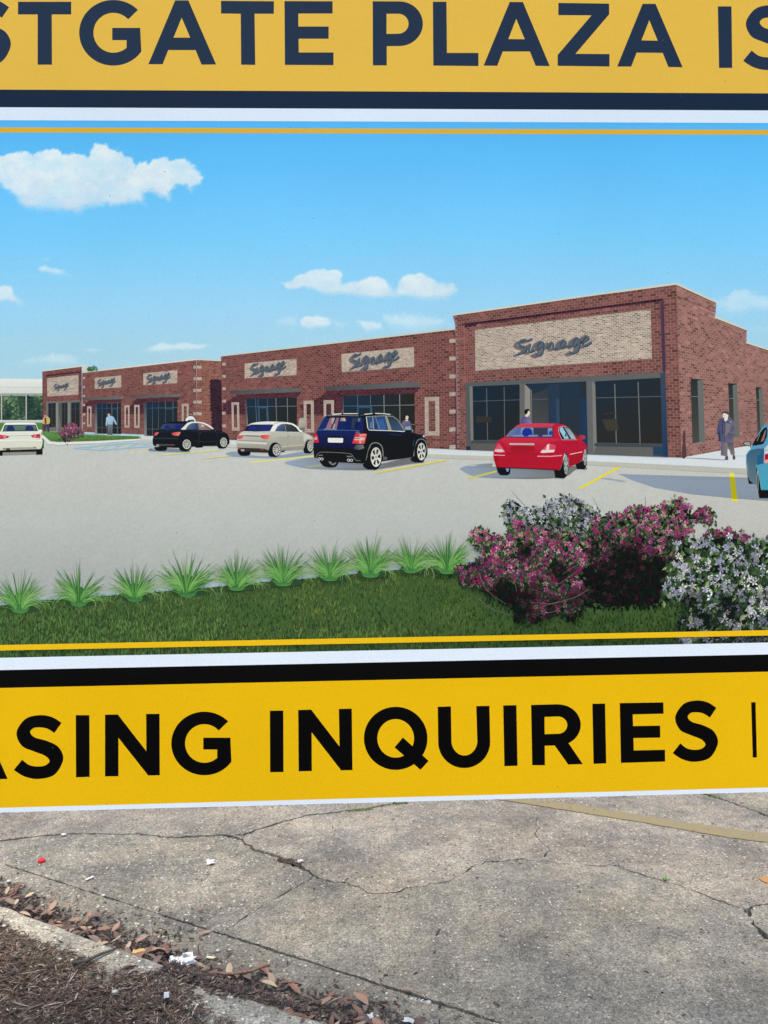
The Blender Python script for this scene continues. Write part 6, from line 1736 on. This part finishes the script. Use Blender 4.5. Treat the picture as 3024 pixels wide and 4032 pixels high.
# loose specks on the slabs
n = 420
x = r_.uniform(-1.8, 2.1, n); y = r_.uniform(2.3, 4.4, n)
ok = (np.stack([x, y], 1) @ kn) > KF + .05
x, y = x[ok], y[ok]; n = len(x)
cc = np.array([[.05, .04, .032]]) * r_.uniform(.5, 2.2, (n, 1))
chips("pavement_debris", x, y, np.full(n, .0035), r_.uniform(.005, .022, n), r_.uniform(.003, .007, n), r_.uniform(.001, .003, n), cc, "dark crumbs of leaf and bark scattered on the concrete", "debris", 10, tilt=.1)

LEAF, ns, ls, bb = new_mat("dry_leaf")
oi = node(ns, "ShaderNodeObjectInfo")
rr = ramp(ns, [(0.0, (.155, .074, .042)), (.2, (.22, .108, .060)), (.36, (.29, .172, .105)), (.48, (.10, .060, .040)), (.64, (.30, .205, .135)), (.76, (.15, .105, .078)), (.90, (.40, .305, .205)), (1.0, (.08, .05, .036))])
rr.color_ramp.interpolation = 'CONSTANT'
ls.new(oi.outputs["Random"], rr.inputs[0])
tc = node(ns, "ShaderNodeTexCoord")
nz = node(ns, "ShaderNodeTexNoise", i_Scale=55.0, i_Detail=4.0); ls.new(tc.outputs["Object"], nz.inputs["Vector"])
r2 = ramp(ns, [(.3, (.62, .62, .62)), (.7, (1.3, 1.25, 1.2))]); ls.new(nz.outputs[0], r2.inputs[0])
ls.new(mixc(ns, ls, 1.0, rr.outputs[0], r2.outputs[0], 'MULTIPLY'), bb.inputs["Base Color"])
bb.inputs["Roughness"].default_value = .55
leaf_meshes = []
lr = random.Random(12)
for k in range(7):
    vs, fs = [], []
    asp = lr.uniform(.12, .19); cup = lr.uniform(.3, 1.2); curl = lr.uniform(-.5, .9); side = lr.uniform(-.3, .3)
    for i in range(8):
        t = i / 7
        w_ = asp * math.sin(math.pi * min(t * 1.02 + .02, 1)) ** .75 + .006
        for j in (-1, 0, 1):
            vs.append((t - .5, j * w_ + side * (t - .5) ** 2, abs(j) * w_ * cup * .5 + curl * (t - .5) ** 2 * .6 + lr.uniform(-.012, .012)))
    for i in range(7):
        for j in range(2):
            a_ = i * 3 + j
            fs.append((a_, a_ + 1, a_ + 4, a_ + 3))
    # stalk
    nb = len(vs)
    vs += [(-.5, -.012, 0), (-.5, .012, 0), (-.66, .006, .02), (-.66, -.006, .02)]
    fs.append((nb, nb + 1, nb + 2, nb + 3))
    me = bpy.data.meshes.new("fallen_leaf"); me.from_pydata(vs, [], fs); me.materials.append(LEAF); me.shade_smooth()
    leaf_meshes.append(me)


def leaf(x, y, z, size, yaw, pitch, roll, label, group=None):
    o = bpy.data.objects.new("fallen_leaf", lr.choice(leaf_meshes))
    o.location = (x, y, z); o.scale = (size,) * 3; o.rotation_euler = (roll, pitch, yaw)
    COL.objects.link(o)
    tag(o, label, "leaf", group)
    return o


cnt = 0
while cnt < 262:
    s_ = lr.uniform(-3.2, -.95)
    tp = float(litter_far(s_))
    f_ = lr.betavariate(1.1, 1.7)
    n_ = KF + .012 + (tp - KF - .01) * f_
    q = kline(s_, n_)
    z_ = .016 + .046 * (1 - f_) ** 1.3 * min((tp - KF) / .12, 1) * (.55 + .45 * lr.random())
    leaf(q[0], q[1], z_, lr.uniform(.04, .075), lr.uniform(0, 6.3), lr.uniform(-.4, .4), lr.uniform(-.5, .5), "dry brown leaf in the band of leaf litter along the gutter", "fallen leaves along the gutter")
    cnt += 1
for px, z_, size, yaw, lab in ((E5([(553, 775)])[0], KH + .006, .05, .2, "reddish leaf lying alone on the kerb top"),
                               (C6([(912, 605)])[0], .012, .062, 1.9, "tan leaf lying alone on the gutter just above the litter"),
                               (C6([(1405, 545)])[0], .010, .05, -.5, "orange brown leaf at the right end of the gutter litter"),
                               (C6([(605, 580)])[0], .008, .045, 0.1, "slim brown leaf beside the lone tan leaf in the gutter"),
                               (C6([(45, 465)])[0], .008, .05, .7, "small rust leaf alone on the gutter concrete"),
                               (C5([(860, 335)])[0], .007, .05, .5, "rust leaf lying on the joint line above the paper"),
                               (C5([(1100, 565)])[0], .008, .03, 1.2, "small orange leaf beside the white pebble in the gutter"),
                               (C5([(1020, 625)])[0], .008, .026, 2.2, "tiny orange leaf right of the pale yellow stub"),
                               (C6([(260, 865)])[0], KH + .006, .03, 1.1, "small orange leaf on the kerb near the bottom of the photo"),
                               (E6([(1605, 670)])[0], .006, .026, 1.0, "small dark red leaf below the forked crack on the right"),
                               (E6([(1562, 642)])[0], .006, .024, .3, "small pale orange leaf below the forked crack on the right"),
                               (C5([(40, 712)])[0], KH + .006, .05, .4, "red brown leaf on the kerb left of the paper")):
    g = ground([px], z_)[0]
    leaf(g[0], g[1], z_, size, yaw, lr.uniform(-.15, .15), lr.uniform(-.2, .2), lab)


# ---- small litter
def crumple(name, px, z, w, h, nx, ny, amp, mat, label, cat, seed, yaw=0.0):
    r = np.random.RandomState(seed)
    g = ground([px], z)[0]
    X, Y = np.meshgrid(np.linspace(-.5, .5, nx), np.linspace(-.5, .5, ny))
    X2 = X * w * (1 + .25 * r.uniform(-1, 1, X.shape)); Y2 = Y * h * (1 + .25 * r.uniform(-1, 1, X.shape))
    Z = np.abs(r.uniform(-1, 1, X.shape)) * amp + .002
    ca, sa = math.cos(yaw), math.sin(yaw)
    v = np.stack([X2 * ca - Y2 * sa, X2 * sa + Y2 * ca, Z], -1).reshape(-1, 3)
    i_ = np.arange(nx * ny).reshape(ny, nx)
    f = np.stack([i_[:-1, :-1], i_[:-1, 1:], i_[1:, 1:], i_[1:, :-1]], -1).reshape(-1, 4)
    o = link_mesh(name, v.tolist(), f.tolist(), mat)
    o.location = (g[0], g[1], z)
    tag(o, label, cat)
    return o


PAPER = plain_mat("litter_paper", (.52, .50, .48), .7, .2, 40)
PPRINT, ns, ls, bb = new_mat("printed_paper")
tc = node(ns, "ShaderNodeTexCoord"); nz = node(ns, "ShaderNodeTexNoise", i_Scale=42.0, i_Detail=2.0); ls.new(tc.outputs["Object"], nz.inputs["Vector"])
r3 = ramp(ns, [(.54, (.66, .66, .68)), (.62, (.20, .20, .20))]); ls.new(nz.outputs[0], r3.inputs[0]); ls.new(r3.outputs[0], bb.inputs["Base Color"]); bb.inputs["Roughness"].default_value = .6
crumple("crumpled_paper", C5([(612, 665)])[0], .03, .085, .07, 8, 7, .013, PPRINT, "crumpled white paper with grey print on the leaves beside the kerb", "paper", 3, .4)
crumple("paper_scrap", E5([(910, 326)])[0], .002, .034, .04, 5, 4, .008, PAPER, "torn pale paper scrap on the grey slab left of the crack", "paper", 4, .2)
crumple("paper_scrap", E5([(1292, 324)])[0], .003, .03, .026, 4, 4, .007, PAPER, "small white paper scrap caught at the crack junction", "paper", 5, .9)
crumple("paper_scrap", E5([(388, 395)])[0], .002, .012, .036, 3, 4, .004, PAPER, "thin white paper sliver on the slab near the gutter joint", "paper", 6, -.6)
crumple("paper_scrap", C6([(980, 845)])[0], .03, .022, .02, 4, 4, .006, PAPER, "tiny white paper bit in the leaf litter at the bottom of the photo", "paper", 7, .3)
crumple("paper_scrap", C6([(1410, 895)])[0], .02, .034, .02, 4, 4, .006, PAPER, "white paper strip in the litter at the bottom right end of the gutter", "paper", 8, -.5)
crumple("paper_scrap", C5([(430, 1040)])[0], KH + .02, .016, .03, 3, 4, .006, PAPER, "pale paper bit on the mulch beside the kerb", "paper", 9, .2)
crumple("leaf_scrap", C5([(115, 550)])[0], .03, .035, .02, 4, 3, .006, plain_mat("ochre_leaf", (.52, .32, .10), .6, .2, 60), "ochre yellow leaf scrap in the gutter left of the paper", "leaf", 10, .2)


def lathe(name, px, z, prof_, mat, label, cat, n=14, rot=(0, 0, 0)):
    g = ground([px], z)[0]
    v, f = [], []
    for (r, h) in prof_:
        for k in range(n):
            a_ = 6.2832 * k / n
            v.append((r * math.cos(a_), r * math.sin(a_), h))
    for i in range(len(prof_) - 1):
        for k in range(n):
            f.append((i * n + k, i * n + (k + 1) % n, (i + 1) * n + (k + 1) % n, (i + 1) * n + k))
    f.append(tuple(range((len(prof_) - 1) * n, len(prof_) * n)))
    o = link_mesh(name, v, f, mat)
    o.location = (g[0], g[1], z); o.rotation_euler = rot
    tag(o, label, cat)
    return o


lathe("bottle_cap", E5([(180, 321)])[0], .0, [(.0165, 0), (.0165, .009), (.015, .012), (.012, .0125), (.011, .010), (.002, .010)], plain_mat("red_plastic", (.62, .015, .02), .35, .1, 90), "small bright red plastic cap on the concrete at the left", "bottle cap")
lathe("paper_stub", C5([(915, 612)])[0], .006, [(.0045, -.016), (.0045, .016), (.003, .0165)], plain_mat("pale_yellow_paper", (.68, .64, .42), .7, .1, 60), "small pale yellow stub lying in the gutter right of the crumpled paper", "stub", rot=(math.pi / 2, 0, 1.3))


def pebble(px, z, r, col, label, seed, flat=.6):
    rr_ = np.random.RandomState(seed)
    import bmesh
    bm = bmesh.new(); bmesh.ops.create_icosphere(bm, subdivisions=2, radius=1.0)
    for v_ in bm.verts:
        v_.co *= 1 + rr_.uniform(-.12, .12)
        v_.co.x *= r * 1.2; v_.co.y *= r; v_.co.z *= r * flat
    me = bpy.data.meshes.new("pebble"); bm.to_mesh(me); bm.free(); me.shade_smooth(); me.materials.append(col)
    o = bpy.data.objects.new("pebble", me); g = ground([px], z + r * flat)[0]; o.location = (g[0], g[1], z + r * flat * .85); COL.objects.link(o)
    tag(o, label, "pebble")


PEB = plain_mat("white_pebble", (.46, .43, .38), .7, .2, 90)
pebble(E5([(275, 203)])[0], 0, .012, PEB, "pale flat pebble on the long crack at the left", 1, .4)
pebble(E5([(38, 405)])[0], .012, .009, PEB, "white pebble on the gutter litter at the left edge of the photo", 2)
pebble(C5([(985, 530)])[0], .0, .007, PEB, "white pebble in the gutter above the yellow stub", 3)
pebble(E5([(498, 882)])[0], KH + .02, .007, PEB, "white pebble on the mulch near the middle of the kerb", 4)
pebble(C4([(1500, 1670)])[0], KH + .03, .007, PEB, "rounded white pebble half sunk in the mulch", 5)
pebble(C4([(785, 1243)])[0], KH + .02, .0045, PEB, "small white pebble on the mulch below the kerb, the left one of a pair", 6)
pebble(C4([(940, 1255)])[0], KH + .02, .0045, PEB, "small white pebble on the mulch below the kerb, the right one of a pair", 7)
pebble(C4([(1350, 412)])[0], 0, .007, PEB, "white pebble lying on the gutter joint", 8)
pebble(C4([(55, 812)])[0], KH + .012, .006, PEB, "white pebble at the mulch edge by the left side of the photo", 9)
for k, (px_, r__) in enumerate(((C6([(1440, 640)])[0], .006), (C6([(1500, 655)])[0], .009), (C6([(1560, 665)])[0], .007), (C6([(1620, 680)])[0], .009))):
    pebble(px_, -.004, r__, PEB, ["first", "second", "third", "fourth"][k] + " from the left of four white crumbled stones at the gutter's right end", 20 + k, .45)


def twig(name, pts, r0, r1, mat, label):
    P = [Vector(p) for p in pts]
    v, f = [], []
    for i, p in enumerate(P):
        t = (P[min(i + 1, len(P) - 1)] - P[max(i - 1, 0)]).normalized()
        a_ = t.cross(Vector((0, 0, 1))).normalized(); b_ = a_.cross(t)
        r = r0 + (r1 - r0) * i / (len(P) - 1)
        for k in range(7):
            th = 6.2832 * k / 7
            v.append(p + (a_ * math.cos(th) + b_ * math.sin(th)) * r * (1 + .2 * math.sin(k * 2.3 + i)))
    for i in range(len(P) - 1):
        for k in range(7): f.append((i * 7 + k, i * 7 + (k + 1) % 7, (i + 1) * 7 + (k + 1) % 7, (i + 1) * 7 + k))
    f += [tuple(range(7)), tuple(range((len(P) - 1) * 7, len(P) * 7))]
    o = link_mesh(name, v, f, mat, smooth=True)
    tag(o, label, "twig")


def gp(px, z): return tuple(ground([px], z)[0]) + (z,)


twig("twig", [gp(p_, z_) for p_, z_ in zip(C4([(960, 1300), (1120, 1270), (1300, 1190), (1440, 1140), (1530, 1105)]), (KH + .012, KH + .014, KH + .012, KH + .008, KH + .006))], .006, .003, plain_mat("dark_twig", (.07, .06, .05), .9, .4, 80), "dark grey twig lying across the kerb")
twig("twig", [gp(p_, z_) for p_, z_ in zip(C5([(950, 770), (1060, 785), (1180, 782), (1350, 760), (1460, 715), (1550, 692)]), (.03, .03, .028, .022, .02, .02))], .0035, .006, plain_mat("brown_twig", (.20, .12, .075), .8, .3, 80), "long brown stick in the gutter right of the crumpled paper")
twig("twig", [gp(p_, .007) for p_ in C6([(-20, 555), (60, 530), (165, 492)])], .003, .004, plain_mat("grey_twig", (.09, .08, .075), .9, .3, 80), "short dark stick at the upper edge of the gutter litter")
twig("twig", [gp(p_, .004) for p_ in E6([(225, 640), (238, 615)])], .003, .004, plain_mat("bark_twig", (.07, .055, .045), .9, .3, 80), "short bark stick alone on the large grey slab")

# weed and moss in the cracks
GREEN = plain_mat("weed_green", (.10, .19, .045), .6, .25, 120)
g = ground(E6([(1215, 402)]))[0]
wv, wf = [], []
wr = random.Random(4)
for k in range(9):
    a_ = k * .9; tl = wr.uniform(.5, 1.1); L = wr.uniform(.018, .034)
    d = Vector((math.cos(a_) * math.cos(tl), math.sin(a_) * math.cos(tl), math.sin(tl))); sd = Vector((-math.sin(a_), math.cos(a_), 0))
    nb = len(wv)
    wv += [(0, 0, 0), tuple(d * L * .55 + sd * L * .2), tuple(d * L), tuple(d * L * .55 - sd * L * .2)]
    wf.append((nb, nb + 1, nb + 2, nb + 3))
weed = link_mesh("weed", wv, wf, GREEN)
weed.location = (g[0], g[1], -.006)
tag(weed, "tiny green weed sprouting from the long crack on the right", "weed")
mx, my = [], []
for px_a, px_b, n_ in ((C8([(780, 58)])[0], C8([(945, 44)])[0], 420), (C8([(1085, 12)])[0], C8([(1170, 4)])[0], 200), (C7([(900, 90)])[0], C7([(1090, 150)])[0], 160)):
    ga, gb = ground([px_a])[0], ground([px_b])[0]
    t = r_.rand(n_); w_ = r_.normal(0, .006, n_)
    P_ = ga + (gb - ga) * t[:, None]; dn_ = np.array([-(gb - ga)[1], (gb - ga)[0]]); dn_ /= np.hypot(*dn_)
    P_ = P_ + dn_ * w_[:, None]
    mx.append(P_[:, 0]); my.append(P_[:, 1])
mx, my = np.concatenate(mx), np.concatenate(my); n = len(mx)
cc = np.array([[.10, .16, .035]]) * r_.uniform(.5, 1.4, (n, 1))
chips("moss", mx, my, r_.uniform(-.006, .006, n), r_.uniform(.004, .014, n), r_.uniform(.002, .004, n), r_.uniform(.001, .003, n), cc, "green moss and grass growing along the cracks under the sign", "moss", 14, tilt=1.2)
n = 260
ga, gb = ground(C8([(325, 375), (460, 400)]))
t = r_.rand(n)
P_ = ga + (gb - ga) * t[:, None] + r_.normal(0, .011, (n, 2))
cc = np.array([[.075, .05, .038]]) * r_.uniform(.5, 1.5, (n, 1))
chips("crack_debris", P_[:, 0], P_[:, 1], r_.uniform(.001, .008, n), r_.uniform(.006, .022, n), r_.uniform(.002, .005, n), r_.uniform(.001, .003, n), cc, "brown clump of bark and soil beside the forked crack", "debris", 15)
